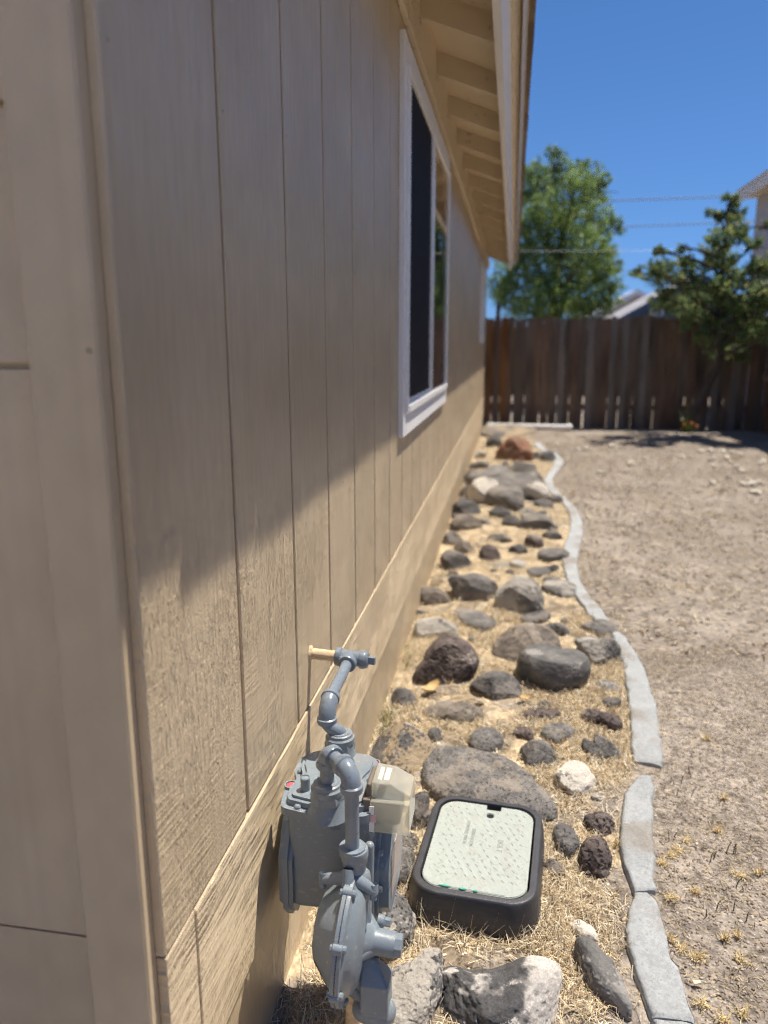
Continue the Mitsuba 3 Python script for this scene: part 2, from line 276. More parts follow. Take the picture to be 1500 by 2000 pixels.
# traced sizes and places, in metres
ROCKS = [
  (1,'B','tan',[-0.303,2.196,-0.022],0.135,[[-0.0962,0.0628],[-0.0735,0.1064],[-0.0334,0.1183],[0.0134,0.127],[0.047,0.1113],[0.0737,0.0891],[0.0951,0.0511],[0.0931,-0.0194],[0.0731,-0.088],[0.0471,-0.1221],[-0.0277,-0.1177],[-0.0857,-0.0592]],-0.137,0.534),
  (2,'F','basalt',[-0.028,2.069],0.055,[[-0.196,-0.015],[-0.192,0.09],[-0.171,0.149],[-0.105,0.148],[-0.027,0.136],[0.038,0.104],[0.101,0.057],[0.147,-0.023],[0.192,-0.092],[0.194,-0.14],[0.154,-0.156],[-0.001,-0.149],[-0.134,-0.109]]),
  (3,'B','basalt',[0.123,2.242,-0.013],0.081,[[-0.0565,0.03],[-0.0322,0.0612],[-0.0004,0.0728],[0.0325,0.0587],[0.053,0.0295],[0.0459,-0.0267],[0.013,-0.0701],[-0.0195,-0.0569],[-0.044,-0.0198]],0.055,0.526),
  (4,'B','purple',[0.079,2.394,-0.008],0.043,[[-0.0356,0.0059],[-0.0208,0.0275],[0.0065,0.0321],[0.0274,0.0219],[0.0356,-0.0119],[-0.001,-0.0314],[-0.0255,-0.0178]],0.033,0.497),
  (5,'F','basalt',[0.194,2.403],0.03,[[-0.059,-0.002],[-0.027,0.035],[0.015,0.05],[0.049,0.044],[0.057,0.018],[0.023,-0.036],[-0.012,-0.069],[-0.044,-0.041]]),
  (6,'F','basalt',[-0.045,2.31],0.035,[[-0.051,-0.009],[-0.033,0.042],[0.004,0.069],[0.039,0.051],[0.057,-0.004],[0.034,-0.041],[-0.011,-0.061],[-0.039,-0.046]]),
  (7,'B','basalt',[-0.215,2.326,-0.003],0.035,[[-0.0227,0.0164],[-0.0092,0.0355],[0.015,0.0343],[0.0222,0.0113],[0.0091,-0.0352],[-0.0117,-0.0202]],-0.092,0.506),
  (8,'B','brown',[-0.167,2.519,-0.024],0.097,[[-0.1169,0.0175],[-0.0694,0.0413],[0.0044,0.0496],[0.0709,0.0439],[0.1078,0.0241],[0.1157,-0.024],[0.0795,-0.0452],[-0.0084,-0.0363],[-0.0679,-0.0129]],-0.066,0.48),
  (9,'B','tan',[-0.354,2.598,-0.007],0.068,[[-0.0501,0.0207],[-0.0327,0.0547],[-0.0019,0.0573],[0.029,0.033],[0.0498,-0.0153],[0.0331,-0.0496],[-0.005,-0.0569],[-0.0358,-0.0233]],-0.135,0.459),
  (10,'B','purple',[-0.227,2.854,-0.014],0.177,[[-0.1325,-0.1035],[-0.1288,-0.0292],[-0.0853,0.053],[-0.0656,0.1028],[-0.0289,0.1411],[0.0208,0.1535],[0.0709,0.1402],[0.1086,0.1086],[0.1339,0.0605],[0.1221,0.0096],[0.065,-0.0222],[0.0326,-0.053],[0.0173,-0.1125],[-0.0188,-0.1505],[-0.0725,-0.1306]],-0.079,0.427),
  (11,'B','dark',[-0.019,2.713,-0.02],0.124,[[-0.1009,0.0195],[-0.0579,0.0609],[-0.0119,0.0848],[0.0348,0.0824],[0.0782,0.0546],[0.0986,0.013],[0.0773,-0.0442],[0.0439,-0.0812],[0.0088,-0.063],[-0.0238,-0.0165],[-0.0558,0.0066]],-0.007,0.45),
  (12,'B','smooth',[0.203,2.857,0.033],0.142,[[-0.1425,-0.0167],[-0.1381,0.0427],[-0.1041,0.0822],[-0.0488,0.0976],[-0.0008,0.0915],[0.0313,0.0824],[0.0781,0.0906],[0.1182,0.0665],[0.1396,0.0204],[0.1263,-0.0296],[0.0857,-0.0725],[0.0246,-0.0982],[-0.0384,-0.095],[-0.0949,-0.0762],[-0.1208,-0.0443]],0.071,0.413),
  (13,'B','brown',[0.096,3.138,-0.013],0.153,[[-0.1482,-0.0744],[-0.131,0.0242],[-0.0936,0.0756],[-0.0333,0.1109],[0.0453,0.1182],[0.098,0.1069],[0.1383,0.0703],[0.1486,0.0209],[0.1309,-0.0839],[0.0112,-0.1096],[-0.0407,-0.117],[-0.1027,-0.1029]],0.03,0.393),
  (14,'B','pale',[-0.302,3.291,-0.013],0.118,[[-0.1065,0.0101],[-0.0886,0.0614],[-0.0319,0.0723],[0.0438,0.0649],[0.0913,0.038],[0.1059,-0.0099],[0.0641,-0.0452],[0.0173,-0.0551],[-0.0388,-0.0737],[-0.0907,-0.0667]],-0.091,0.376),
  (15,'F','basalt',[-0.133,3.452],0.03,[[-0.107,0.055],[-0.089,0.147],[-0.017,0.129],[0.046,0.052],[0.097,-0.023],[0.089,-0.092],[0.053,-0.137],[-0.005,-0.107],[-0.067,-0.023]]),
  (16,'B','pale',[0.077,3.656,0.047],0.129,[[-0.1178,-0.0504],[-0.0851,0.0747],[0.0068,0.113],[0.0579,0.0904],[0.1021,0.0423],[0.1195,-0.0257],[0.0972,-0.0925],[-0.0343,-0.1142],[-0.1052,-0.1057]],0.021,0.328),
  (17,'B','basalt',[-0.161,3.819,-0.001],0.137,[[-0.1403,0.0861],[-0.051,0.1028],[0.0652,0.0937],[0.1192,0.06],[0.1361,0.0157],[0.0781,-0.0682],[0.017,-0.1034],[-0.0465,-0.057],[-0.1119,0.0378]],-0.042,0.326),
  (18,'B','brown',[-0.36,3.748,-0.001],0.097,[[-0.0915,0.0574],[-0.0331,0.0746],[0.0311,0.0547],[0.074,0.0239],[0.0905,-0.0244],[0.054,-0.064],[0.0117,-0.0747],[-0.0421,-0.0274],[-0.0853,0.0106]],-0.096,0.33),
  (19,'B','dark',[-0.408,3.54,-0.001],0.032,[[-0.028,0.0144],[-0.0028,0.0249],[0.0277,0.0154],[0.0279,-0.0097],[-0.0023,-0.025],[-0.0247,-0.0106]],-0.115,0.348),
  (20,'F','dark',[0.158,3.506],0.03,[[-0.08,-0.032],[-0.031,0.033],[0.029,0.077],[0.067,0.049],[0.051,0.004],[0.006,-0.05],[-0.042,-0.08]]),
  (21,'B','mott',[0.242,3.362,-0.004],0.059,[[-0.0588,0.024],[-0.0182,0.0415],[0.0279,0.036],[0.0564,0.0133],[0.0585,-0.0292],[0.0227,-0.0409],[-0.0247,-0.0108]],0.072,0.366),
  (22,'F','basalt',[0.434,3.405],0.04,[[-0.087,-0.006],[-0.019,0.031],[0.034,0.093],[0.057,0.07],[0.045,-0.06],[0.013,-0.09],[-0.044,-0.038]]),
  (23,'B','mott',[0.394,3.088,-0.01],0.122,[[-0.1012,0.0702],[-0.0517,0.0885],[0.007,0.0863],[0.056,0.1002],[0.0831,0.0605],[0.0955,-0.0119],[0.0752,-0.0839],[0.0336,-0.0736],[-0.0109,-0.0244],[-0.0471,0.0185],[-0.0824,0.0421]],0.127,0.395),
  (24,'B','mott',[0.402,2.797,-0.007],0.051,[[-0.0465,0.0141],[-0.0212,0.0329],[0.0131,0.0296],[0.0456,-0.0082],[0.0284,-0.0316],[-0.0103,-0.0157]],0.143,0.43),
  (25,'B','dark',[0.399,2.653,-0.007],0.047,[[-0.0397,0.001],[-0.0271,0.0264],[0.0084,0.035],[0.0372,0.0317],[0.0208,0.0096],[-0.0053,-0.0277],[-0.0297,-0.038]],0.149,0.45),
  (26,'F','purple',[0.345,2.511],0.04,[[-0.065,0.023],[-0.043,0.073],[-0.017,0.055],[0.016,0.029],[0.053,-0.009],[0.068,-0.05],[0.038,-0.071],[-0.005,-0.033],[-0.045,-0.018]]),
  (27,'B','dark',[0.337,2.323,-0.013],0.078,[[-0.0641,0.0494],[-0.0354,0.0589],[0.0042,0.0466],[0.0375,0.0259],[0.0612,-0.0279],[0.0491,-0.0554],[0.0153,-0.0235],[-0.0264,0.0226]],0.144,0.507),
  (28,'B','white',[0.228,2.118,-0.019],0.09,[[-0.0624,0.0292],[-0.0413,0.0546],[-0.0272,0.0715],[0.0231,0.0735],[0.0471,0.0473],[0.0609,-0.0248],[0.0363,-0.0682],[0.0034,-0.0556],[-0.0219,-0.0104]],0.107,0.551),
  (29,'F','purple',[0.15,2.533],0.02,[[-0.073,-0.017],[-0.036,0.024],[0.014,0.029],[0.064,0.014],[0.041,-0.013],[-0.01,-0.036]]),
  (31,'B','vesic',[0.277,1.916,-0.016],0.06,[[-0.0413,0.0287],[-0.019,0.0371],[0.0075,0.0484],[0.0284,0.0409],[0.0389,-0.0034],[0.0337,-0.0402],[0.0078,-0.021],[-0.0195,-0.0179],[-0.0354,0.012]],0.144,0.594),
  (32,'B','purple',[0.252,1.757,-0.013],0.069,[[-0.0392,0.0356],[-0.0305,0.0618],[-0.0081,0.0774],[0.0176,0.0746],[0.0328,0.0488],[0.0347,0.0063],[0.0216,-0.0471],[0.003,-0.0759],[-0.0155,-0.0507],[-0.0324,-0.0064]],0.142,0.633),
  (33,'F','basalt',[0.179,1.825],0.035,[[-0.028,0.019],[-0.008,0.058],[0.014,0.051],[0.031,0.014],[0.025,-0.036],[0.006,-0.061],[-0.014,-0.036],[-0.025,-0.01]]),
  (34,'B','brown',[0.151,1.719,-0.014],0.045,[[-0.0297,0.0189],[-0.0178,0.0319],[0.0013,0.0316],[0.0189,0.0184],[0.0287,-0.0081],[0.0175,-0.0313],[-0.0038,-0.024],[-0.0244,0.0017]],0.087,0.647),
  (35,'F','white',[0.204,1.507],0.025,[[-0.032,0.024],[-0.014,0.035],[0.003,0.017],[0.02,-0.008],[0.027,-0.03],[0.01,-0.03],[-0.014,-0.009]]),
  (36,'F','smooth',[0.226,1.378],0.05,[[-0.053,0.066],[-0.036,0.083],[-0.018,0.074],[0.004,0.045],[0.027,0.004],[0.042,-0.036],[0.052,-0.078],[0.041,-0.084],[0.019,-0.06],[-0.012,-0.037],[-0.026,-0.009],[-0.04,0.033]]),
  (37,'B','vmott',[0.004,1.313,-0.064],0.162,[[-0.141,-0.0059],[-0.1414,0.0452],[-0.1229,0.066],[-0.0776,0.0813],[-0.0427,0.0778],[-0.003,0.0862],[0.028,0.0948],[0.0589,0.1134],[0.1014,0.1208],[0.1296,0.1116],[0.1379,0.0928],[0.135,0.0514],[0.124,-0.0181],[0.1108,-0.0733],[-0.0216,-0.1042],[-0.1062,-0.065]],0.003,0.801),
  (38,'F','mott',[-0.162,1.272],0.05,[[-0.082,-0.041],[-0.067,0.011],[-0.036,0.033],[0.004,0.047],[0.034,0.091],[0.061,0.085],[0.058,0.049],[0.058,-0.018],[0.044,-0.057],[-0.011,-0.096],[-0.062,-0.105]]),
  (39,'F','mott',[-0.213,1.435],0.07,[[-0.042,0.025],[-0.04,0.059],[-0.008,0.064],[0.027,0.04],[0.041,0.017],[0.039,-0.003],[0.023,-0.045],[-0.007,-0.08],[-0.032,-0.077]]),
  (40,'F','basalt',[-0.234,1.643],0.05,[[-0.043,0.03],[-0.018,0.053],[0.027,0.058],[0.03,0.011],[0.021,-0.046],[0.011,-0.052],[-0.029,-0.054]]),
  (41,'B','tan',[-0.238,1.767,-0.018],0.057,[[-0.0422,0.0217],[-0.0058,0.0392],[0.0272,0.0364],[0.0418,0.0132],[0.0309,-0.0291],[0.0093,-0.0385],[-0.0161,-0.0239],[-0.0417,-0.0122]],-0.134,0.633),
  (42,'B','dark',[-0.211,1.87,-0.003],0.052,[[-0.0259,0.011],[-0.0152,0.0623],[0.0039,0.0737],[0.0251,0.0671],[0.0235,0.0276],[0.0018,-0.0717],[-0.0209,-0.0597]],-0.113,0.602),
  (43,'B','dark',[-0.291,4.403,0.005],0.108,[[-0.0981,0.0364],[-0.0633,0.0836],[0.0138,0.0702],[0.0759,0.0308],[0.0977,-0.0408],[0.0782,-0.0827],[-0.0042,-0.0437],[-0.0764,-0.0175]],-0.066,0.283),
  (44,'B','purple',[-0.1,4.562,0.007],0.082,[[-0.0597,-0.0152],[-0.0412,0.0643],[0.0213,0.0719],[0.0537,0.0362],[0.0611,-0.0395],[0.0048,-0.0708]],-0.022,0.274),
  (45,'B','dark',[0.075,4.714,0.002],0.058,[[-0.064,-0.0008],[-0.0176,0.0406],[0.0359,0.0356],[0.0643,-0.0144],[0.0175,-0.0405]],0.016,0.267),
  (46,'B','purple',[0.18,4.897,0.006],0.081,[[-0.0617,0.0284],[-0.0138,0.0644],[0.0307,0.0498],[0.0604,-0.0064],[0.0028,-0.0649],[-0.0485,-0.0224]],0.037,0.256),
  (47,'B','basalt',[-0.037,4.994,0.001],0.061,[[-0.0915,0.0175],[-0.0183,0.0375],[0.0501,0.023],[0.0911,-0.0198],[0.0183,-0.0375],[-0.0731,-0.0201]],-0.007,0.253),
  (48,'B','basalt',[0.308,5.13,0.003],0.062,[[-0.0707,0.0131],[-0.0208,0.0427],[0.0363,0.0365],[0.0701,-0.0077],[0.0287,-0.0421]],0.06,0.245),
  (49,'B','dark',[-0.358,4.962,0.009],0.081,[[-0.0605,0.0164],[-0.0158,0.0707],[0.0363,0.0431],[0.0609,-0.0441],[0.01,-0.0707]],-0.072,0.252),
  (50,'B','brown',[-0.262,4.755,0.004],0.074,[[-0.0717,0.0157],[-0.0178,0.0558],[0.0376,0.0298],[0.0721,-0.0399],[-0.0041,-0.0564]],-0.055,0.264),
  (51,'B','brown',[-0.295,5.372,0.008],0.113,[[-0.1219,-0.0069],[-0.0864,0.0566],[0.0115,0.0837],[0.0983,0.0488],[0.1225,-0.046],[0.0152,-0.0716],[-0.0829,-0.0857]],-0.055,0.234),
  (52,'B','dark',[-0.321,5.828,0.015],0.129,[[-0.1054,-0.0455],[-0.0815,0.0691],[-0.0025,0.1043],[0.0779,0.0727],[0.107,-0.0403],[0.042,-0.091],[-0.064,-0.106]],-0.055,0.215),
  (53,'B','dark',[-0.055,5.745,0.005],0.078,[[-0.0979,0.0179],[-0.0536,0.0522],[0.037,0.0551],[0.0971,-0.0072],[0.0406,-0.0525],[-0.0514,-0.0123]],-0.01,0.22),
  (54,'B','dark',[0.03,5.463,0.006],0.07,[[-0.0682,0.013],[-0.0204,0.0523],[0.0412,0.0484],[0.0676,-0.0045],[0.0081,-0.0527]],0.005,0.231),
  (55,'B','basalt',[0.216,5.443,0.007],0.138,[[-0.1714,-0.0751],[-0.1096,0.0456],[-0.0386,0.0921],[0.0344,0.083],[0.109,0.0294],[0.1751,-0.0578],[0.09,-0.0847],[-0.0546,-0.0966]],0.04,0.231),
  (56,'B','white',[-0.196,6.348,0.06],0.162,[[-0.1353,-0.0324],[-0.1166,0.0692],[-0.0323,0.129],[0.068,0.1169],[0.1345,0.0322],[0.1161,-0.0661],[0.0323,-0.1289],[-0.0825,-0.1221]],-0.031,0.191),
  (57,'F','basalt',[-0.022,6.784],0.14,[[-0.053,-0.701],[-0.051,-0.02],[-0.18,0.697],[-0.126,1.253],[-0.0,1.158],[0.054,0.442],[0.084,-0.24],[0.162,-0.863],[0.109,-0.967],[0.002,-0.759]]),
  (58,'B','white',[0.234,6.488,0.042],0.12,[[-0.1075,-0.0041],[-0.0746,0.0673],[0.0246,0.0927],[0.0982,0.0372],[0.109,-0.0467],[0.0182,-0.0912],[-0.0681,-0.0845]],0.036,0.19),
  (59,'B','basalt',[0.133,7.735,0.018],0.127,[[-0.1369,-0.0007],[-0.0886,0.081],[0.0304,0.093],[0.1336,0.0613],[0.1213,-0.0565],[0.0036,-0.0921]],0.017,0.163),
  (60,'B','red',[0.052,8.761,0.052],0.264,[[-0.1944,-0.1164],[-0.1066,0.1423],[0.0064,0.2186],[0.1228,0.186],[0.1956,0.037],[0.1936,-0.16],[0.0605,-0.1996],[-0.0741,-0.2214]],0.006,0.14),
  (61,'B','dark',[-0.204,9.868,0.03],0.131,[[-0.0955,-0.0252],[-0.0341,0.1117],[0.0535,0.1022],[0.0967,-0.0216],[0.0166,-0.1121]],-0.021,0.127),
  (62,'B','pale',[-0.336,8.894,0.016],0.084,[[-0.0699,0.0129],[-0.0117,0.0663],[0.0686,0.0279],[0.0512,-0.0583],[-0.0379,-0.0674]],-0.038,0.142),
  (63,'B','basalt',[-0.317,8.106,0.011],0.085,[[-0.1048,0.0068],[-0.0152,0.058],[0.1033,0.0329],[0.0601,-0.0403],[-0.0484,-0.0594]],-0.039,0.156),
  (64,'B','brown',[-0.342,7.342,0.019],0.105,[[-0.0787,0.0016],[-0.0395,0.0878],[0.0433,0.081],[0.0791,-0.0257],[-0.0019,-0.0887]],-0.047,0.171),
  (65,'B','mott',[0.238,7.319,0.015],0.098,[[-0.076,-0.0142],[-0.0154,0.0774],[0.0499,0.055],[0.0786,-0.054],[-0.0087,-0.0783]],0.032,0.172),
  (66,'B','dark',[0.425,8.73,0.022],0.101,[[-0.0711,-0.0025],[0.0006,0.0892],[0.0681,0.0622],[0.0553,-0.0697],[-0.0291,-0.0903]],0.049,0.144),
  (67,'F','mott',[0.294,3.98],0.04,[[-0.093,-0.012],[-0.043,0.101],[0.031,0.113],[0.077,-0.013],[0.052,-0.102],[-0.025,-0.087]]),
  (68,'F','basalt',[0.182,4.274],0.03,[[-0.056,-0.021],[-0.006,0.072],[0.053,0.065],[0.038,-0.049],[-0.029,-0.067]]),
  (69,'B','dark',[0.265,4.364,-0.001],0.039,[[-0.0538,-0.0007],[-0.0109,0.0241],[0.0528,0.0152],[0.0399,-0.0185],[-0.028,-0.0266]],0.061,0.287),
  (70,'F','basalt',[0.265,4.64],0.04,[[-0.066,-0.013],[-0.015,0.095],[0.05,0.127],[0.044,-0.09],[-0.013,-0.119]]),
  (71,'B','pale',[-0.027,4.388,-0.001],0.035,[[-0.0505,0.0072],[-0.0057,0.0213],[0.0497,0.0117],[0.0157,-0.0208]],-0.006,0.286),
  (72,'B','dark',[-0.07,4.287,-0.0],0.023,[[-0.0294,-0.004],[-0.0005,0.0155],[0.0293,0.0068],[0.0103,-0.015]],-0.016,0.292),
  (73,'B','dark',[0.024,4.251,0.001],0.026,[[-0.024,-0.0063],[-0.0007,0.0195],[0.0239,0.0089],[0.0007,-0.0195]],0.006,0.294),
  (74,'B','purple',[-0.303,4.227,0.0],0.03,[[-0.0346,0.0053],[-0.0004,0.021],[0.0343,0.0071],[0.0103,-0.0207]],-0.072,0.295),
  (75,'B','tan',[-0.38,4.048,0.001],0.042,[[-0.0332,-0.0082],[-0.0148,0.0334],[0.0281,0.0296],[0.0335,-0.0155],[-0.0137,-0.034]],-0.094,0.307),
  (76,'B','basalt',[0.397,6.369,0.008],0.065,[[-0.0511,-0.0268],[0.008,0.0511],[0.0506,0.0315],[0.0476,-0.0485]],0.062,0.198),
  (77,'F','dark',[0.295,6.176],0.04,[[-0.069,-0.034],[-0.009,0.113],[0.055,0.02],[0.023,-0.098]]),
  (78,'B','brown',[-0.372,6.612,0.019],0.064,[[-0.0419,0.0288],[0.0095,0.0751],[0.0416,-0.0186],[-0.0095,-0.0751]],-0.056,0.19),
  (79,'B','basalt',[0.309,8.811,0.016],0.069,[[-0.0499,0.0415],[0.0261,0.0632],[0.0491,-0.025],[-0.0261,-0.0633]],0.035,0.144),
  (80,'F','pale',[0.076,4.414],0.03,[[-0.048,-0.022],[0.023,0.063],[0.042,0.011],[-0.018,-0.052]]),
  (81,'F','tan',[-0.097,11.485],0.06,[[-0.259,0.033],[-0.093,0.667],[0.173,0.585],[0.319,-0.208],[0.051,-0.57],[-0.192,-0.507]]),
]
CURB = {'A':([[0.302,10.106],[0.363,9.603],[0.448,9.152],[0.49,8.604],[0.447,8.104],[0.367,7.649],[0.327,7.246],[0.348,6.807],[0.43,6.427],[0.472,6.017],[0.462,5.59],[0.427,5.264],[0.368,4.878],[0.337,4.545],[0.334,4.324],[0.342,4.094],[0.369,3.861],[0.403,3.58],[0.392,3.724],[0.424,3.549],[0.447,3.416]],[[0.385,10.303],[0.464,9.539],[0.556,9.32],[0.601,8.755],[0.577,8.365],[0.465,7.771],[0.411,7.356],[0.42,6.903],[0.487,6.437],[0.544,6.095],[0.547,5.662],[0.526,5.28],[0.472,4.895],[0.429,4.598],[0.414,4.373],[0.409,4.137],[0.445,3.846],[0.489,3.57],[0.466,3.768],[0.492,3.561],[0.508,3.426]]),'B':([[0.481,3.39],[0.49,3.199],[0.49,3.021],[0.474,2.822],[0.456,2.612],[0.437,2.457],[0.423,2.318],[0.419,2.267]],[[0.512,3.41],[0.546,3.28],[0.567,3.077],[0.566,2.874],[0.555,2.661],[0.536,2.473],[0.513,2.308],[0.502,2.244]]),'C':([[0.421,2.172],[0.382,2.096],[0.359,2.048],[0.346,1.971],[0.329,1.889],[0.321,1.801],[0.325,1.748],[0.33,1.697],[0.333,1.658]],[[0.464,2.18],[0.458,2.146],[0.441,2.045],[0.42,1.92],[0.407,1.844],[0.403,1.808],[0.391,1.733],[0.387,1.688],[0.382,1.672]]),'D':([[0.332,1.653],[0.325,1.625],[0.306,1.587],[0.295,1.547],[0.293,1.495],[0.297,1.447],[0.3,1.388],[0.306,1.329],[0.31,1.302]],[[0.363,1.657],[0.378,1.642],[0.383,1.617],[0.384,1.557],[0.381,1.515],[0.38,1.461],[0.388,1.434],[0.389,1.355],[0.394,1.297]]),'E':([[0.31,1.298],[0.315,1.268],[0.316,1.238],[0.316,1.189],[0.33,0.55]],[[0.393,1.292],[0.396,1.274],[0.4,1.238],[0.405,1.197],[0.43,0.55]])}
CROWN1 = [[0.82,17.03,4.79,np.float64(0.31)],[0.51,18.17,4.67,np.float64(0.43)],[1.04,16.07,4.21,np.float64(0.42)],[1.66,18.17,4.52,np.float64(0.29)],[0.28,16.51,3.83,np.float64(0.46)],[0.86,16.8,3.76,np.float64(0.52)],[1.51,17.85,3.9,np.float64(0.46)],[0.21,16.76,3.27,np.float64(0.48)],[0.85,17.13,3.2,np.float64(0.59)],[1.36,15.77,3.04,np.float64(0.47)],[1.95,17.66,3.24,np.float64(0.27)],[0.02,17.1,2.8,np.float64(0.46)],[0.55,16.56,2.54,np.float64(0.53)],[1.24,17.75,2.62,np.float64(0.58)],[1.66,16.49,2.62,np.float64(0.41)],[-0.07,16.88,2.26,np.float64(0.43)],[0.35,16.05,2.01,np.float64(0.43)],[1.0,16.75,1.99,np.float64(0.51)],[1.46,16.23,2.01,np.float64(0.43)],[1.82,16.38,2.12,np.float64(0.29)],[-0.36,17.65,2.53,np.float64(0.34)],[1.94,16.43,2.81,np.float64(0.18)],[0.65,16.96,5.07,np.float64(0.17)],[1.31,18.25,5.12,np.float64(0.18)],[0.39,18.2,4.99,np.float64(0.29)],[1.44,17.58,4.73,np.float64(0.28)],[1.71,17.11,4.58,np.float64(0.17)],[1.84,16.42,3.59,np.float64(0.26)],[1.92,16.12,2.4,np.float64(0.22)],[0.13,18.22,4.47,np.float64(0.34)]]
CROWN2 = [[2.72,11.07,3.13,np.float64(0.12)],[2.6,11.12,2.94,np.float64(0.16)],[3.0,11.84,3.07,np.float64(0.17)],[2.53,10.83,2.59,np.float64(0.21)],[2.95,11.54,2.77,np.float64(0.2)],[2.65,11.72,2.46,np.float64(0.19)],[2.74,10.96,2.35,np.float64(0.17)],[1.83,10.78,2.48,np.float64(0.11)],[1.81,11.09,2.24,np.float64(0.19)],[1.69,11.62,2.29,np.float64(0.12)],[2.12,11.49,2.21,np.float64(0.24)],[2.27,10.91,2.12,np.float64(0.24)],[2.69,11.31,2.05,np.float64(0.26)],[3.06,11.64,2.17,np.float64(0.26)],[3.25,11.29,2.3,np.float64(0.23)],[2.09,11.59,1.94,np.float64(0.22)],[2.54,12.05,1.82,np.float64(0.3)],[2.87,11.66,1.73,np.float64(0.3)],[3.13,11.25,1.78,np.float64(0.29)],[3.25,10.96,1.89,np.float64(0.27)],[2.62,11.18,1.44,np.float64(0.22)],[2.97,11.42,1.44,np.float64(0.25)],[3.45,11.95,1.52,np.float64(0.25)],[2.96,11.79,1.16,np.float64(0.18)],[2.23,11.15,1.64,np.float64(0.17)],[3.46,11.99,2.92,np.float64(0.1)],[3.11,11.36,2.58,np.float64(0.14)],[2.26,11.67,2.6,np.float64(0.09)],[3.46,10.85,2.01,np.float64(0.33)],[3.51,10.85,1.5,np.float64(0.33)],[2.2,10.98,2.39,np.float64(0.12)],[3.24,11.94,1.16,np.float64(0.15)]]
TRUNK2 = [[2.55,11.5,0.29],[2.64,11.5,0.45],[2.75,11.5,0.74],[2.85,11.5,0.99],[2.87,11.5,1.23],[2.8,11.5,1.79],[2.78,11.5,2.47],[2.81,11.5,3.12]]
PALE_STONES = [[1.28,9.7],[1.32,8.58],[1.53,8.96],[2.04,9.13],[1.98,9.24],[2.29,9.64],[2.43,9.8],[2.43,9.36],[2.25,9.0],[2.19,8.62],[2.48,9.24],[2.41,8.84],[2.39,8.48],[2.37,8.24],[2.12,7.82],[1.89,7.42],[2.17,7.38],[2.24,7.4],[2.15,7.01],[2.71,8.78],[2.77,8.9],[2.66,9.7],[2.69,9.48],[2.56,9.77],[2.29,7.73],[2.35,7.63],[1.29,10.04],[0.69,9.79],[0.82,9.62],[0.92,9.64],[0.65,8.82],[0.91,7.9],[0.6,10.18],[1.09,11.0],[0.81,10.96],[1.45,11.06],[0.34,5.78],[0.59,5.86],[0.61,5.79],[0.4,5.46],[1.73,5.55],[0.81,5.43],[2.09,10.59],[2.37,11.53],[2.55,11.56],[2.74,11.46],[2.84,11.29]]
TUFTS = [[0.315,1.831],[0.469,1.836],[0.498,1.883],[0.409,1.505],[0.391,1.524],[0.444,1.484],[0.419,1.353],[0.416,1.657],[0.43,1.479],[0.509,1.544],[0.525,1.484],[0.599,1.76],[0.645,2.095],[0.539,1.556],[0.251,1.638],[0.239,1.448],[0.421,1.778],[0.446,1.812],[0.648,1.777],[0.448,1.322],[0.477,1.685],[0.682,2.454],[0.491,1.341],[0.59,1.942]]
STALKS = [[0.513,2.166],[0.521,2.153],[0.544,2.171],[0.578,2.227],[0.58,2.205],[0.518,2.099],[0.559,2.106],[0.454,1.876],[0.468,1.889],[0.588,1.846],[0.607,1.849],[0.611,1.845],[0.541,1.808],[0.551,1.819],[0.579,1.72],[0.592,1.704],[0.549,1.629],[0.572,1.608],[0.669,1.922],[0.516,1.64],[0.486,1.61]]
# ------------------------------------------------------------ ground: one sheet, fine near the house, coarse to the horizon
def curb_np(y): return np.interp(y, CURB_Y, CURB_X)
def ground_z(x, y):
    x, y = np.asarray(x, float), np.asarray(y, float)
    p = np.stack([x, y, np.zeros_like(x)], -1)
    near = np.exp(-((y - 2) / 12.0) ** 2)
    z = .018 * (nfbm(p * 3.0, 3, 1) - .5) + .010 * (nfbm(p * 14.0, 3, 2) - .5) * near
    z = z - .022 * np.clip((-.20 - x) / .2, 0, 1) * (x > -2)          # a little lower along the wall
    return z
def grade(a, lo, hi, fine, grow, end0, end1):
    v = list(np.arange(lo, hi, fine)); s = fine
    while v[-1] < end1: s = min(s * grow, 30); v.append(v[-1] + s)
    s = fine
    while v[0] > end0: s = min(s * grow, 30); v.insert(0, v[0] - s)
    return np.array(v)
gx, gy = grade(0, -.46, 1.15, .011, 1.035, -260, 260), grade(0, 1.05, 3.2, .011, 1.022, -120, 320)
GX, GY = np.meshgrid(gx, gy, indexing='ij'); nx, ny = GX.shape
gv = np.stack([GX, GY, ground_z(GX, GY)], -1).reshape(-1, 3)
ii, jj = np.meshgrid(np.arange(nx - 1), np.arange(ny - 1), indexing='ij'); a0 = (ii * ny + jj).ravel()
obj('ground', (gv, np.stack([a0, a0 + ny, a0 + ny + 1, a0 + 1], -1)), 'mat_ground', smooth=True, kind='structure')

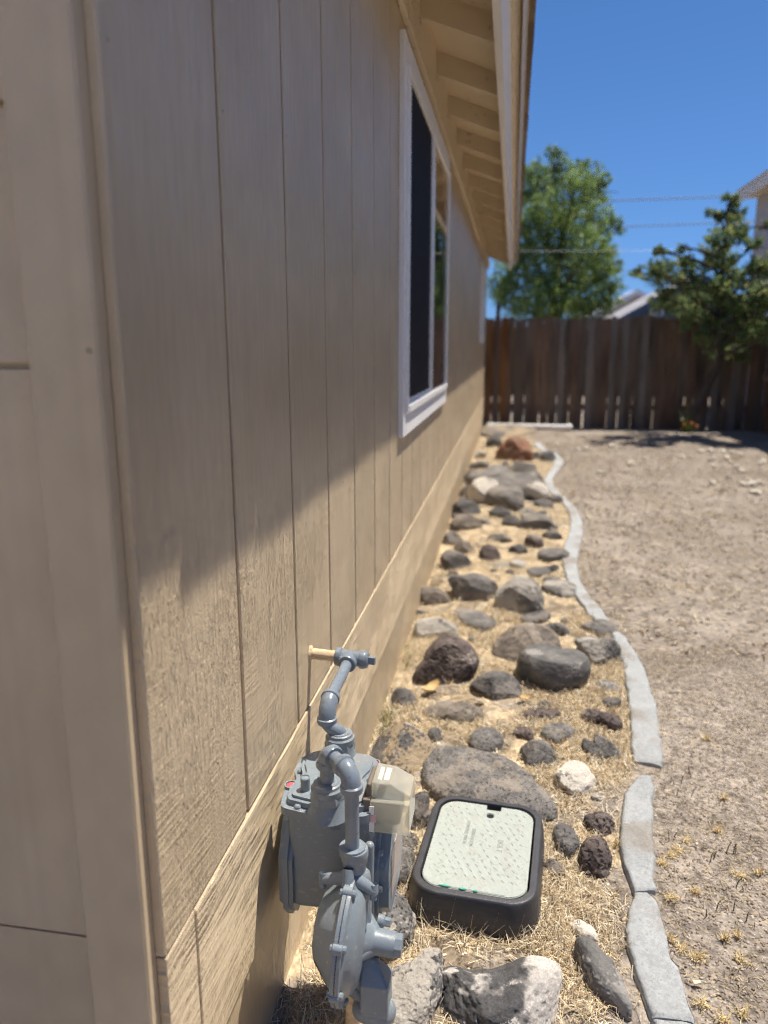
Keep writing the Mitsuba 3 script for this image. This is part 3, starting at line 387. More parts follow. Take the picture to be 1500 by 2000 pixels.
# ------------------------------------------------------------ the house
WX = -0.422                                                # face of the siding
house = thing('house', 'beige painted house wall of grooved vertical siding with deep eaves', 'house')
W0, W1 = 0.787, 11.75
side = obj('side_wall', box(-.60, WX - .016, W0 + .02, W1 - .02, -.15, 2.64), 'mat_siding', house)
grooves = [W0, 1.1095, 1.4293, 1.7284, 2.036, 2.349, 2.6525]
while grooves[-1] + .3135 < W1: grooves.append(grooves[-1] + .3135)
grooves.append(W1)
WIN = [(2.840, 4.72, .943, 2.335), (9.55, 10.75, 1.30, 2.25)]
for a, b in zip(grooves[:-1], grooves[1:]):
    g = .0058
    obj('siding_plank', box(WX - .0155, WX, a + (g if a > W0 else 0), b - g, .5025, 2.62, .0022), 'mat_siding', side)
rng = np.random.default_rng(17)
for k in range(14):
    j = rng.integers(0, 7); ny_ = grooves[j] + (.022 if rng.random() < .6 else .165) + rng.uniform(-.006, .006); nz_ = rng.uniform(.62, 2.2)
    obj('nail_head', lathe([(.0022, -.001), (.0022, .0004), (.0012, .0007), (0, .0003)], (WX, ny_, nz_), (1, 0, 0), 10), 'mat_nail', side)
for nz_ in (1.283,): obj('nail_head', lathe([(.0035, -.001), (.0035, .0008), (0, .0005)], (-.447 + rng.uniform(-.004, .004), .765, nz_), (0, -1, 0), 10), 'mat_nail', house)
# board along the foot of the wall, in two lengths, and the strip below it
obj('skirt_board', box(WX - .014, WX + .0030, .880, 6.2, .215, .4985, .0015), 'mat_skirt', house)
obj('skirt_board', box(WX - .014, WX + .0030, 6.203, W1, .215, .4985, .0015), 'mat_skirt', house)
obj('skirt_board', box(WX - .014, WX + .0005, W0 + .001, .879, .215, .4995, .001), 'mat_skirt', house, label='short flush length of skirt board next to the corner')
obj('foundation_strip', box(WX - .05, WX - .004, W0 + .003, W1, -.2, .2145, .003), 'mat_siding', house)
end = obj('end_wall', box(-4.5, -.45, .80, .93, -.15, 2.7), 'mat_siding', house)
for z0, z1 in ((-.15, .519), (.526, 1.262), (1.270, 1.530), (1.538, 2.0), (2.008, 2.6)):
    obj('lap_board', hull([(x, y, z) for x in (-4.5, -.44) for y, z in ((.783, z0), (.7865, z1), (.81, z0), (.81, z1))]), 'mat_trim_beige', end)
obj('corner_board', box(-.520, -.4365, .765, .800, -.15, 2.62, .003), 'mat_trim_beige', house)
# eaves: frieze, rafters, decking, fascia, edge trim, shingles
TAN = .375
obj('frieze_board', box(WX + .001, -.398, .60, 12.13, 2.39, 2.500, .003), 'mat_eave', house)
def roofz(x): return 2.63 - TAN * (x + .40)                # underside of the decking
EY0, EY1 = .35, 12.15
def slope_box(x0, x1, y0, y1, d0, d1):
    """a slab along the roof slope, d0..d1 above the underside of the decking"""
    return hull([(x, y, roofz(x) + d) for x in (x0, x1) for y in (y0, y1) for d in (d0, d1)])
roof = obj('roof', slope_box(-4.5, -.075, EY0, EY1, .0, .016), 'mat_eave', house)
for k in range(30):
    y = .672 + .650 * k
    if y > 12.0: break
    obj('rafter', slope_box(-.95, -.112, y, y + .039, -.0985, -.001), 'mat_eave', house)
    if y < 11.3: obj('eave_block', box(-.425, -.4035, y + .041, y + .648, 2.501, 2.632), 'mat_eave', house)
nrm = np.array([math.sin(math.atan(TAN)), math.cos(math.atan(TAN))]); dn = np.array([nrm[1], -nrm[0]])
def eave_strip(o0, o1, h0, h1, y0, y1):
    """a strip square to the roof slope; o along the slope past the rafter ends, h above their lower edge"""
    base = np.array([-.1105, 2.393])
    return hull([(*(lambda q: (q[0], y, q[1]))(base + dn * o + nrm * h),) for o in (o0, o1) for h in (h0, h1) for y in (y0, y1)])
obj('fascia', eave_strip(.0, .032, 0.0, .150, EY0, EY1), 'mat_white_trim', house, label='pale fascia board along the edge of the eaves')
obj('fascia_trim', eave_strip(.0325, .050, .085, .149, EY0, EY1), 'mat_eave', house)
obj('drip_edge', eave_strip(.066, .070, .112, .163, EY0, EY1), 'mat_drip', house)
obj('drip_edge', eave_strip(.030, .0665, .1535, .163, EY0, EY1), 'mat_dark_gap', house)
rng = np.random.default_rng(11)
y = EY0
while y < EY1:
    w = .305; over = .078 + rng.uniform(0, .004) + (.013 if y > 1.22 else 0)
    obj('shingle', eave_strip(-.35, over, .1635, .1705 + rng.uniform(0, .002), y, min(y + w - .004, EY1)), 'mat_shingle', roof); y += w
obj('roof_covering', slope_box(-4.5, -.10, EY0, EY1, .0165, .030), 'mat_shingle', roof)
obj('rake_board', hull([(x, y, roofz(x) + d) for x in (-4.5, -.06) for y in (EY0 - .03, EY0 - .001) for d in (-.16, .016)]), 'mat_white_trim', house)
# windows
for n, (y0, y1, z0, z1) in enumerate(WIN):
    w = obj('window', cat(box(WX - .014, WX + .0005, y0 + .05, y1 - .05, z0 + .05, z1 - .05)), 'mat_room', house,
            label=('wide sliding window with a dark insect screen over its near half' if n == 0 else 'small far window with white trim'))
    t = .055 if n == 0 else .06; tt = t + .03
    fx0, fx1 = WX + .001, WX + .022
    obj('trim_board', box(fx0, fx1, y0, y0 + t, z0, z1, .002), 'mat_white_trim', w)
    obj('trim_board', box(fx0, fx1, y1 - t, y1, z0, z1, .002), 'mat_white_trim', w)
    obj('trim_board', box(fx0, fx1 - .001, y0 + t + .001, y1 - t - .001, z1 - tt, z1, .002), 'mat_white_trim', w)
    obj('trim_board', box(fx0, fx1 + .001, y0 + t + .001, y1 - t - .001, z0, z0 + tt, .002), 'mat_white_trim', w)
    a, b, c, d = y0 + t + .002, y1 - t - .002, z0 + tt + .002, z1 - tt - .002; s = .030; vx0, vx1 = WX + .001, WX + .034
    obj('frame', cat(box(vx0, vx1, a, a + s, c, d, .003), box(vx0, vx1, b - s, b, c, d, .003), box(vx0, vx1 - .001, a + s, b - s, d - s, d, .003), box(vx0, vx1 + .003, a + s, b - s, c, c + s, .003)), 'mat_vinyl', w)
    m = 3.78 if n == 0 else (a + b) / 2
    obj('sash', cat(box(vx0, vx1 - .004, m - .05, m + .06, c + s, d - s, .003), box(vx0, vx1 - .012, a + s, a + s + .02, c + s, d - s, .002), box(vx0, vx1 - .012, a + s + .02, m - .05, c + s, c + s + .02, .002)), 'mat_vinyl', w)
    yy, zz = (m + .06, b - s), (c + s, d - s)
    for kk, (p0, p1) in enumerate(((a + s, m - .05), yy)):
        obj('pane', (np.array([[WX + (.026 if kk else .018), q0, q1] for q0, q1 in ((p0, zz[0]), (p1, zz[0]), (p1, zz[1]), (p0, zz[1]))]), np.array([[0, 1, 2, 3]])), 'mat_pane', w)
    if n == 0:
        obj('insect_screen', box(WX + .0205, WX + .0215, a + s + .021, m - .051, c + s + .021, d - s - .001), 'mat_screen', w)

# ------------------------------------------------------------ gas meter with its piping
gm = thing('gas_meter', 'grey gas meter with painted pipes, red plugs and a clear index cover against the wall', 'gas meter')
AX, AY = -.2393, 1.109                                     # riser and regulator
NX, NY = -.2955, 1.166                                     # near port
FX, FY = -.312, 1.341                                      # far port
HZ = .598                                                  # height of the two elbows
def plug_screw(p, r=.0065, h=.006, base=None):
    return cat(lathe([(0, h), (r * .75, h), (r, h * .55), (r, 0)], p), )
body = obj('meter_body', cat(rbox(-.374, -.214, 1.178, 1.352, .262, .472, .016), lathe([(.030, 0), (.030, .03)], (-.295, 1.2, .44))), 'mat_meter', gm, smooth=35)
plate_out = [(-.385, 1.170), (-.33, 1.158), (-.262, 1.158), (-.222, 1.170), (-.216, 1.20), (-.218, 1.235), (-.232, 1.262), (-.222, 1.29), (-.222, 1.335), (-.25, 1.365), (-.36, 1.365), (-.392, 1.34), (-.392, 1.29), (-.380, 1.262), (-.392, 1.22)]
lip = rplate(plate_out, .462, .4775, .018)
from shapely.geometry import Polygon
inner = list(Polygon(plate_out).buffer(-.018).buffer(.006).exterior.coords)[:-1]
dome = m3.Manifold(m3.Mesh(np.array(rplate(inner, .47, .4895, .012).vertices, np.float32), np.array(rplate(inner, .47, .4895, .012).faces, np.uint32)))
top = obj('top_plate', cat(lip, rplate(inner, .4776, .4885, .012), rplate(list(Polygon(inner).buffer(-.008).exterior.coords)[:-1], .4886, .4935, .01),
                           lathe([(.040, .0), (.034, .012), (.0285, .03), (.0275, .040)], (NX, NY + .006, .474)), lathe([(.040, .0), (.034, .012), (.0285, .03), (.0275, .040)], (FX, FY, .474)),
                           bone((NX - .02, 1.19, .478), (NX - .06, 1.22, .474), .016, .02), bone((NX + .02, 1.19, .478), (NX + .045, 1.20, .474), .016, .015)), 'mat_meter', gm, smooth=35)
for q in ((-.352, 1.172), (-.252, 1.170), (-.272, 1.302), (-.224, 1.222), (-.378, 1.285)):
    k = obj('screw', lathe([(.0088, -.014), (.0088, .0), (.0066, .0005), (.0064, .004), (.0045, .0062), (0, .0062)], (*q, .478)), 'mat_meter', top, smooth=35)
for q in ((-.383, 1.236), (-.243, 1.337)):
    obj('plug_rim', lathe([(.0130, -.02), (.0130, .004), (.0100, .004), (.0100, .0)], (*q, .4785)), 'mat_meter', top, smooth=35)
    obj('red_plug', lathe([(.0098, .0), (.0085, .0018), (0, .0022)], (*q, .4795)), 'mat_red', top, smooth=35)
obj('vent_post', lathe([(.009, 0), (.009, .030), (.0075, .0315), (.0075, .030), (0, .030)], (-.347, 1.207, .487)), 'mat_meter', top, smooth=35)
# case halves below: back cover near the wall, front cover with its plate
def cover_outline(w0, w1, z0, z1):
    return [(w0 + .03, z0), (w1 - .03, z0), (w1, z0 + .035), (w1, z1 - .06), (w1 - .035, z1), (w0 + .035, z1), (w0, z1 - .06), (w0, z0 + .035)]
def x_plate(pts, x0, x1, r=.012):
    m = rplate(pts, x0, x1, r); v = m.vertices.copy(); m.vertices = np.stack([v[:, 2], v[:, 0], v[:, 1]], -1); return m
obj('back_cover', cat(x_plate(cover_outline(1.168, 1.372, .232, .432), -.384, -.374), x_plate(cover_outline(1.178, 1.362, .240, .424), -.394, -.3841), x_plate(cover_outline(1.172, 1.36, .236, .426), -.374, -.366)), 'mat_meter', gm, smooth=35)
front = obj('front_cover', cat(x_plate(cover_outline(1.160, 1.375, .236, .436), -.222, -.213), x_plate(cover_outline(1.166, 1.369, .242, .430), -.213, -.206), x_plate(cover_outline(1.180, 1.355, .250, .420), -.206, -.188)), 'mat_meter', gm, smooth=35)
obj('name_plate', x_plate([(1.205, .285), (1.33, .285), (1.33, .375), (1.205, .375)], -.188, -.1865, .006), 'mat_name_plate', front)
for q in ((1.172, .40), (1.165, .33), (1.172, .265)):
    obj('screw', lathe([(.006, 0), (.006, .006), (.004, .008), (0, .008)], (-.206, q[0] + .006, q[1]), (1, 0, 0), 12), 'mat_meter', front, smooth=35)
obj('case_rib', cat(bone((-.2185, 1.156, .428), (-.2185, 1.150, .355), .0085, .0085), bone((-.2185, 1.150, .350), (-.2185, 1.156, .28), .0085, .0085)), 'mat_meter', front, smooth=35)
obj('case_hole', lathe([(.0045, 0), (0, .001)], (-.302, 1.1778, .452), (0, -1, 0), 12), 'mat_hole', body)
# unions
def hexnut(p, r, h):
    pts = []
    for k in range(6):
        a = math.pi / 3 * k + .2
        pts += [(p[0] + r * math.cos(a), p[1] + r * math.sin(a), p[2] + z) for z in (.003, h - .003)] + [(p[0] + r * .95 * math.cos(a), p[1] + r * .95 * math.sin(a), p[2] + z) for z in (0, h)]
    return hull(pts)
for (x, y) in ((NX, NY), (FX, FY)):
    u = obj('union_nut', cat(hexnut((x, y, .503), .0305, .017), lathe([(.0285, 0), (.029, .003), (.029, .010), (.0255, .013), (.0245, .018), (.021, .0195), (.0205, .021), (.013, .021)], (x, y, .520))), 'mat_meter', gm, smooth=30)
    if y == NY: obj('nipple', tube([(x, y, .53), (x, y, HZ - .012)], .0128), 'mat_pipe', gm, smooth=40)
R_P, R_E = .0121, .0166
def collar(p, axis, r=.0192, w=.012):
    return lathe([(R_E - .001, -w * .2), (r, 0), (r, w * .75), (r - .0018, w), (R_P - .001, w)], p, axis, 24)
e1, e2 = np.array([NX, NY, HZ]), np.array([AX, AY, HZ])
hd = (e2 - e1) / np.linalg.norm(e2 - e1); up = np.array([0, 0, 1.0])
obj('elbow', cat(tube(arc(e1 - up * .024, e1, e1 + hd * .020), R_E), collar(e1 - up * .018, -up), collar(e1 + hd * .014, hd)), 'mat_pipe', gm, smooth=40)
obj('elbow', cat(tube(arc(e2 - hd * .024, e2, e2 - up * .030), R_E), collar(e2 - hd * .020, -hd), collar(e2 - up * .024, -up)), 'mat_pipe', gm, smooth=40)
obj('cross_pipe', tube([e1 + hd * .015, e2 - hd * .02], R_P), 'mat_pipe', gm, smooth=40)
obj('riser_pipe', tube([(AX, AY, .44), e2 - up * .03], R_P), 'mat_pipe', gm, smooth=40)
# house side: offset bend, elbow, run, tee, plug and the painted stub into the wall
e3 = np.array([-.338, FY, HZ - .004]); tee = np.array([-.332, 1.533, .613])
run = (tee - e3) / np.linalg.norm(tee - e3)
s = np.linspace(0, 1, 15); sm = s * s * (3 - 2 * s)
obj('offset_bend', tube(np.stack([e3[0] + (FX - e3[0]) * sm, FY + 0 * s, (e3[2] - .034) + (.536 - e3[2] + .034) * s], -1)[:: 1] + np.stack([.0 * s, -.004 * np.sin(s * np.pi), 0 * s], -1), .0135), 'mat_pipe', gm, smooth=40)
obj('elbow', cat(tube(arc(e3 + run * .030, e3, e3 - up * .032), R_E + .0008), collar(e3 + run * .024, run), collar(e3 - up * .026, -up, .0200)), 'mat_pipe', gm, smooth=40)
obj('run_pipe', tube([e3 + run * .03, tee - run * .012], R_P), 'mat_pipe', gm, smooth=40)
xx = np.array([1.0, 0, 0]); ta = (tee - np.array([WX, 1.533, .618])); ta = ta / np.linalg.norm(ta)
obj('tee', cat(tube([tee - ta * .026, tee + ta * .030], .0168), collar(tee - ta * .020, -ta, .0205), collar(tee + ta * .024, ta, .0205), tube([tee, tee - run * .024], .0168), collar(tee - run * .018, -run, .0205)), 'mat_pipe', gm, smooth=40)
pb = tee + ta * .033
obj('square_plug', cat(lathe([(.0185, 0), (.0185, .006), (.014, .009), (0, .009)], pb, ta), hull([pb + ta * h + .0105 * (math.cos(a) * np.array([0, 1, 0]) + math.sin(a) * up) for h in (.008, .024) for a in (.6, 2.17, 3.74, 5.31)])), 'mat_pipe', gm, smooth=30)
obj('wall_stub', tube([(WX - .01, 1.533, .618), tee - ta * .02], .0124), 'mat_stub', gm, smooth=40, label='short pipe stub out of the wall overpainted beige')
obj('stub_escutcheon', lathe([(.018, 0), (.0165, .003), (.0130, .006)], (WX, 1.533, .618), (1, 0, 0)), 'mat_stub', gm, smooth=40)
obj('stub_band', tube([tee - ta * .033, tee - ta * .024], .0127), 'mat_pipe', gm, smooth=40)
# index with its clear cover
X0, X1, Y0, Y1, YU, Z0, ZL, ZU = -.2225, -.1515, 1.180, 1.262, 1.194, .438, .4985, .527
obj('index_mount', cat(rbox(-.2315, X0 - .0005, YU + .001, Y1 - .004, .445, ZU - .003, .004), box(-.236, X0 - .0005, Y0 + .004, YU + .004, .47, ZL + .001, .001)), 'mat_mount', gm, smooth=35)
def shell(pts_out, t=.0022):
    o = m3.Manifold.hull_points(np.array(pts_out, float)); c = np.mean(pts_out, 0)
    return o
xm = X0 + .034
lowp = [(x, y, z) for x in (X0, X1) for y in (Y0, Y1) for z in (Z0, ZL)]
upp = [(x, y, z) for y in (YU, Y1) for x, z in ((X0, ZL), (X0, ZU), (xm, ZU - .001), (X1, ZL + .006), (X1, ZL))]
def rounded(pts, r): return m3.Manifold.batch_hull([sph(np.asarray(p) + (np.mean(pts, 0) - p) / np.linalg.norm(np.mean(pts, 0) - p) * r * 1.7, r, 16) for p in pts])
cov = rounded(lowp, .0035) + rounded([(x, y, z - (0.008 if z == ZL else 0)) for x, y, z in upp], .0035)
cl_in = [(x * .94 + (X0 + X1) / 2 * .06, y, z) for x, y, z in lowp]
hollow = m3.Manifold.cube([X1 - X0 - .005, Y1 - Y0 - .003, ZL - Z0 - .005]).translate([X0 + .0025, Y0 + .0025, Z0 + .0025]) + m3.Manifold.cube([xm - X0 - .004, Y1 - YU - .003, ZU - ZL]).translate([X0 + .002, YU + .0025, ZL - .003])
index = obj('index_cover', cov, 'mat_cover', gm, smooth=30, label='yellowed clear plastic cover over the dial index')
obj('dial_box', box(X0 + .006, X1 - .018, Y0 + .010, Y1 - .014, Z0 + .014, ZL - .004, .002), 'mat_index_dark', index)
obj('dial_strip', box(X0 + .006, X1 - .024, Y0 + .0085, Y0 + .0098, Z0 + .014, Z0 + .021), 'mat_dark_metal', index)
obj('seal_tag', box(X0 - .0015, X0 + .011, Y0 - .003, Y0 - .0006, Z0 + .022, Z0 + .036, .0006), 'mat_tag_pink', index)
obj('seal_tape', box(X0 - .001, X0 + .008, Y0 - .0018, Y0 - .0004, Z0 + .002, ZL - .008, .0003), 'mat_vinyl', index)
obj('sticker', box(X0 + .010, X0 + .030, YU + .014, Y1 - .014, ZU - .0005, ZU + .0004), 'mat_index_white', index)
# regulator
rg_c = np.array([-.2435, 1.094, .303])
reg = obj('regulator', cat(lathe([(.0115, 0), (.0225, 0), (.0235, -.004), (.0235, -.014), (.020, -.030), (.018, -.060), (.018, -.10)], (AX + .004, AY, .456)),
                           bone((AX + .012, AY, .40), (AX + .014, AY - .004, .20), .020, .021),
                           bone((AX + .02, AY - .012, .285), (AX + .038, AY - .012, .287), .030, .022)), 'mat_meter', gm, smooth=40)
obj('outlet_collar', lathe([(.0118, .002), (.0220, .002), (.0225, .0), (.0225, -.012)], (AX, AY, .4575)), 'mat_meter', reg, smooth=40)
dx = np.array([1.0, .0, -.06]); dx /= np.linalg.norm(dx)
disc = obj('diaphragm_case', cat(
    lathe([(.106, -.0075), (.113, -.007), (.1135, -.001), (.106, -.0008)], rg_c, dx, 56),
    lathe([(.106, .0008), (.1135, .001), (.113, .007), (.103, .0078), (.096, .012), (.090, .020), (.078, .027), (.048, .031), (.02, .031)], rg_c, dx, 56),
    lathe([(.02, -.054), (.046, -.054), (.054, -.050), (.090, -.017), (.097, -.010), (.106, -.0075)], rg_c, dx, 9),
    bone(rg_c + [.02, -.03, -.02], rg_c + [.045, .0, -.015], .012, .018), bone(rg_c + [.02, .03, .02], rg_c + [.045, .0, -.012], .010, .018)), 'mat_meter', reg, smooth=38)
obj('gasket', lathe([(.107, -.0009), (.1125, -.0009), (.1125, .0011), (.107, .0011)], rg_c, dx, 56), 'mat_dark_metal', disc)
fa, fb, _ = frame(dx)
for k in range(8):
    a = 2 * math.pi * k / 8 + .3; q = rg_c + .1065 * (math.cos(a) * fa + math.sin(a) * fb)
    obj('flange_bolt', cat(lathe([(.0062, .007), (.0062, .0125), (.004, .014), (0, .014)], q, dx, 10), lathe([(.0055, -.0065), (.0055, -.013), (0, -.013)], q, dx, 6)), 'mat_meter', disc, smooth=30)
for k in range(8):
    a = 2 * math.pi * k / 8 + .3; q = rg_c + .1085 * (math.cos(a) * fa + math.sin(a) * fb)
    obj('flange_ear', lathe([(0, -.0080), (.0095, -.0078), (.0095, .0074), (0, .0076)], q, dx, 14), 'mat_meter', disc, smooth=40)
sb = rg_c + np.array([.028, .0, -.012])
obj('spring_tower', lathe([(.036, 0), (.030, .006), (.0245, .014), (.0215, .020), (.0208, .052), (.0205, .0525)], sb, dx, 32), 'mat_meter', reg, smooth=40)
cp = sb + dx * .0526
obj('tower_cap', hull([cp + dx * h + .0198 * (math.cos(a) * fa + math.sin(a) * fb) * s_ for a in np.arange(8) * math.pi / 4 + .39 for h, s_ in ((0, 1), (.010, 1), (.012, .94))]), 'mat_meter', reg)
# vent hood under the tower
vh = np.array([-.192, 1.086, .0])
hood = m3.Manifold.batch_hull([sph((x, y, z), .006, 12) for x in (-.214, -.176) for y in (1.066, 1.104) for z in (.170, .225)] + [sph((-.214, 1.085, .262), .006, 12), sph((-.196, 1.085, .258), .006, 12)])
obj('vent_hood', cat(tri(hood), bone((-.215, 1.085, .158), (-.186, 1.085, .158), .022, .0265, 22), bone((AX, AY - .005, .19), (-.20, 1.09, .165), .02, .018)), 'mat_meter', reg, smooth=40)
for a, b_ in (((AX - .006, AY - .01, .405), (-.290, 1.105, .392)), ((AX + .010, AY - .012, .405), (-.2005, 1.095, .388))):
    obj('clamp_arm', bone(a, b_, .013, .0085), 'mat_meter', reg, smooth=40)
    obj('clamp_bolt', cat(lathe([(.0075, .012), (.0082, .010), (.0082, -.004), (.0062, -.0045), (.0062, -.014), (0, -.014)], b_, (0, .25, 1), 14)), 'mat_meter', reg, smooth=30)
obj('clamp_bolt', lathe([(.010, .016), (.0105, .014), (.0105, -.012), (.006, -.0125), (.005, -.006), (0, -.006)], (AX - .002, AY - .026, .416), (0, .45, 1), 16), 'mat_meter', reg, smooth=30)
obj('hex_bolt', cat(lathe([(.011, 0), (.011, .010), (.008, .012), (0, .012)], (-.198, 1.125, .305), dx, 16), lathe([(.0078, .010), (.0078, .022), (0, .022)], (-.198, 1.125, .305), dx, 6)), 'mat_meter', reg, smooth=30)
obj('inlet_pipe', tube([(AX - .003, AY - .004, -.06), (AX, AY - .004, .20)], .0135), 'mat_stub', gm, smooth=40, label='beige lower pipe rising from the soil')

# ------------------------------------------------------------ valve box
VB, VA = np.array([-.036, 1.668]), math.radians(-4.6)
def vb_rot(m):
    m = tri(m) if not isinstance(m, trimesh.Trimesh) else m
    m.apply_transform(trimesh.transformations.rotation_matrix(VA, (0, 0, 1))); m.apply_translation((*VB, 0)); return m
def rrect(w, h, r, n=10):
    o = []
    for sx, sy, a0 in ((1, 1, 0), (-1, 1, 90), (-1, -1, 180), (1, -1, 270)):
        for a in np.radians(a0 + np.linspace(0, 90, n)): o.append((sx * (w / 2 - r) + r * math.cos(a), sy * (h / 2 - r) + r * math.sin(a)))
    return np.array(o)
def loft(rings):
    v = np.vstack([np.column_stack([p, np.full(len(p), z)]) for p, z in rings]); n = len(rings[0][0]); f = []
    for i in range(len(rings) - 1):
        for j in range(n): k = (j + 1) % n; f += [[i * n + j, i * n + k, (i + 1) * n + k], [i * n + j, (i + 1) * n + k, (i + 1) * n + j]]
    return trimesh.Trimesh(v, f, process=False)
vbox = thing('valve_box', 'black plastic valve box with a pale green lid set among the rocks', 'valve box')
BW, BL, ZT = .288, .385, .085
obj('box_body', vb_rot(loft([(rrect(BW + .032, BL + .032, .078), -.08), (rrect(BW + .006, BL + .006, .068), ZT - .016), (rrect(BW, BL, .066), ZT - .005), (rrect(BW - .004, BL - .004, .064), ZT - .001), (rrect(BW - .012, BL - .012, .060), ZT),
                        (rrect(BW - .034, BL - .034, .050), ZT + .0005), (rrect(BW - .038, BL - .038, .048), ZT - .004), (rrect(BW - .038, BL - .038, .048), ZT - .03)])), 'mat_valve_box', vbox, smooth=50)
LW, LL = BW - .046, BL - .046
lidp = Polygon(rrect(LW, LL, .046)).difference(Polygon([(-.036 + .033, LL / 2 - .019), (.002 + .033, LL / 2 - .019), (.002 + .033, LL), (-.036 + .033, LL)])).difference(Polygon([(.010 + .010 * math.cos(a), LL / 2 - .045 + .010 * math.sin(a)) for a in np.arange(16) * math.pi / 8]))
def flat(poly, z0, z1):
    m = trimesh.creation.extrude_polygon(poly, z1 - z0, engine='earcut'); m.apply_translation((0, 0, z0)); return m
lid = obj('lid', vb_rot(cat(flat(lidp, ZT - .02, ZT - .0035), flat(lidp.buffer(-.0018), ZT - .0036, ZT - .0018))), 'mat_lid', vbox, label='pale green lid with raised tread marks')
obj('lid_well', vb_rot(flat(Polygon(rrect(LW - .004, LL - .004, .05)), ZT - .034, ZT - .03)), 'mat_hole', vbox)
bars = []
for i in range(-7, 8):
    for j in range(-10, 11):
        x, y = i * .0215 + (.0107 if j % 2 else 0), j * .0200
        if abs(x) > LW / 2 - .016 or abs(y) > LL / 2 - .020 or (y > LL / 2 - .062 and -.02 < x < .045) or y < -LL / 2 + .030: continue
        if (-.075 < x < -.008 and -.03 < y < .105) or (.030 < x < .062 and -.022 < y < .042): continue
        b = box(-.0046, .0046, -.0009, .0009, 0, .0010); b.apply_transform(trimesh.transformations.rotation_matrix(math.radians(-48), (0, 0, 1))); b.apply_translation((x, y, ZT - .0018)); bars.append(b)
for k, b in enumerate(bars): obj('tread_bar', vb_rot(b), 'mat_lid_tread', lid)
def word(s, h, x, y):
    m = text_mesh(s, h, .0008); m.apply_transform(trimesh.transformations.rotation_matrix(math.radians(-90), (0, 0, 1))); m.apply_translation((x, y, ZT - .0018)); return vb_rot(m)
obj('lettering', word('IRRIGATION', .0085, -.0275, .060), 'mat_lid_tread', lid)
obj('lettering', word('CONTROL VALVE', .0085, -.0445, .088), 'mat_lid_tread', lid)
obj('lettering', word('BOLT', .0135, .040, .030), 'mat_lid_tread', lid)
obj('hinge_tab', vb_rot(flat(Polygon([(-.075, -LL / 2 + .004), (.075, -LL / 2 + .004), (.075, -LL / 2 + .022), (-.075, -LL / 2 + .022)]), ZT - .0018, ZT - .0007)), 'mat_lid', lid)
rng = np.random.default_rng(5)
blobs = [flat(Polygon([(cx + rx * math.cos(a) * rng.uniform(.6, 1), -LL / 2 + .0035 + .0035 * math.sin(a) * rng.uniform(.6, 1)) for a in np.arange(14) * math.pi / 7]), ZT - .0006, ZT + .0001) for cx, rx in ((-.062, .016), (-.022, .011), (.008, .006))]
obj('green_stain', vb_rot(cat(*blobs)), 'mat_green_stain', lid, label='green residue along the front edge of the lid')
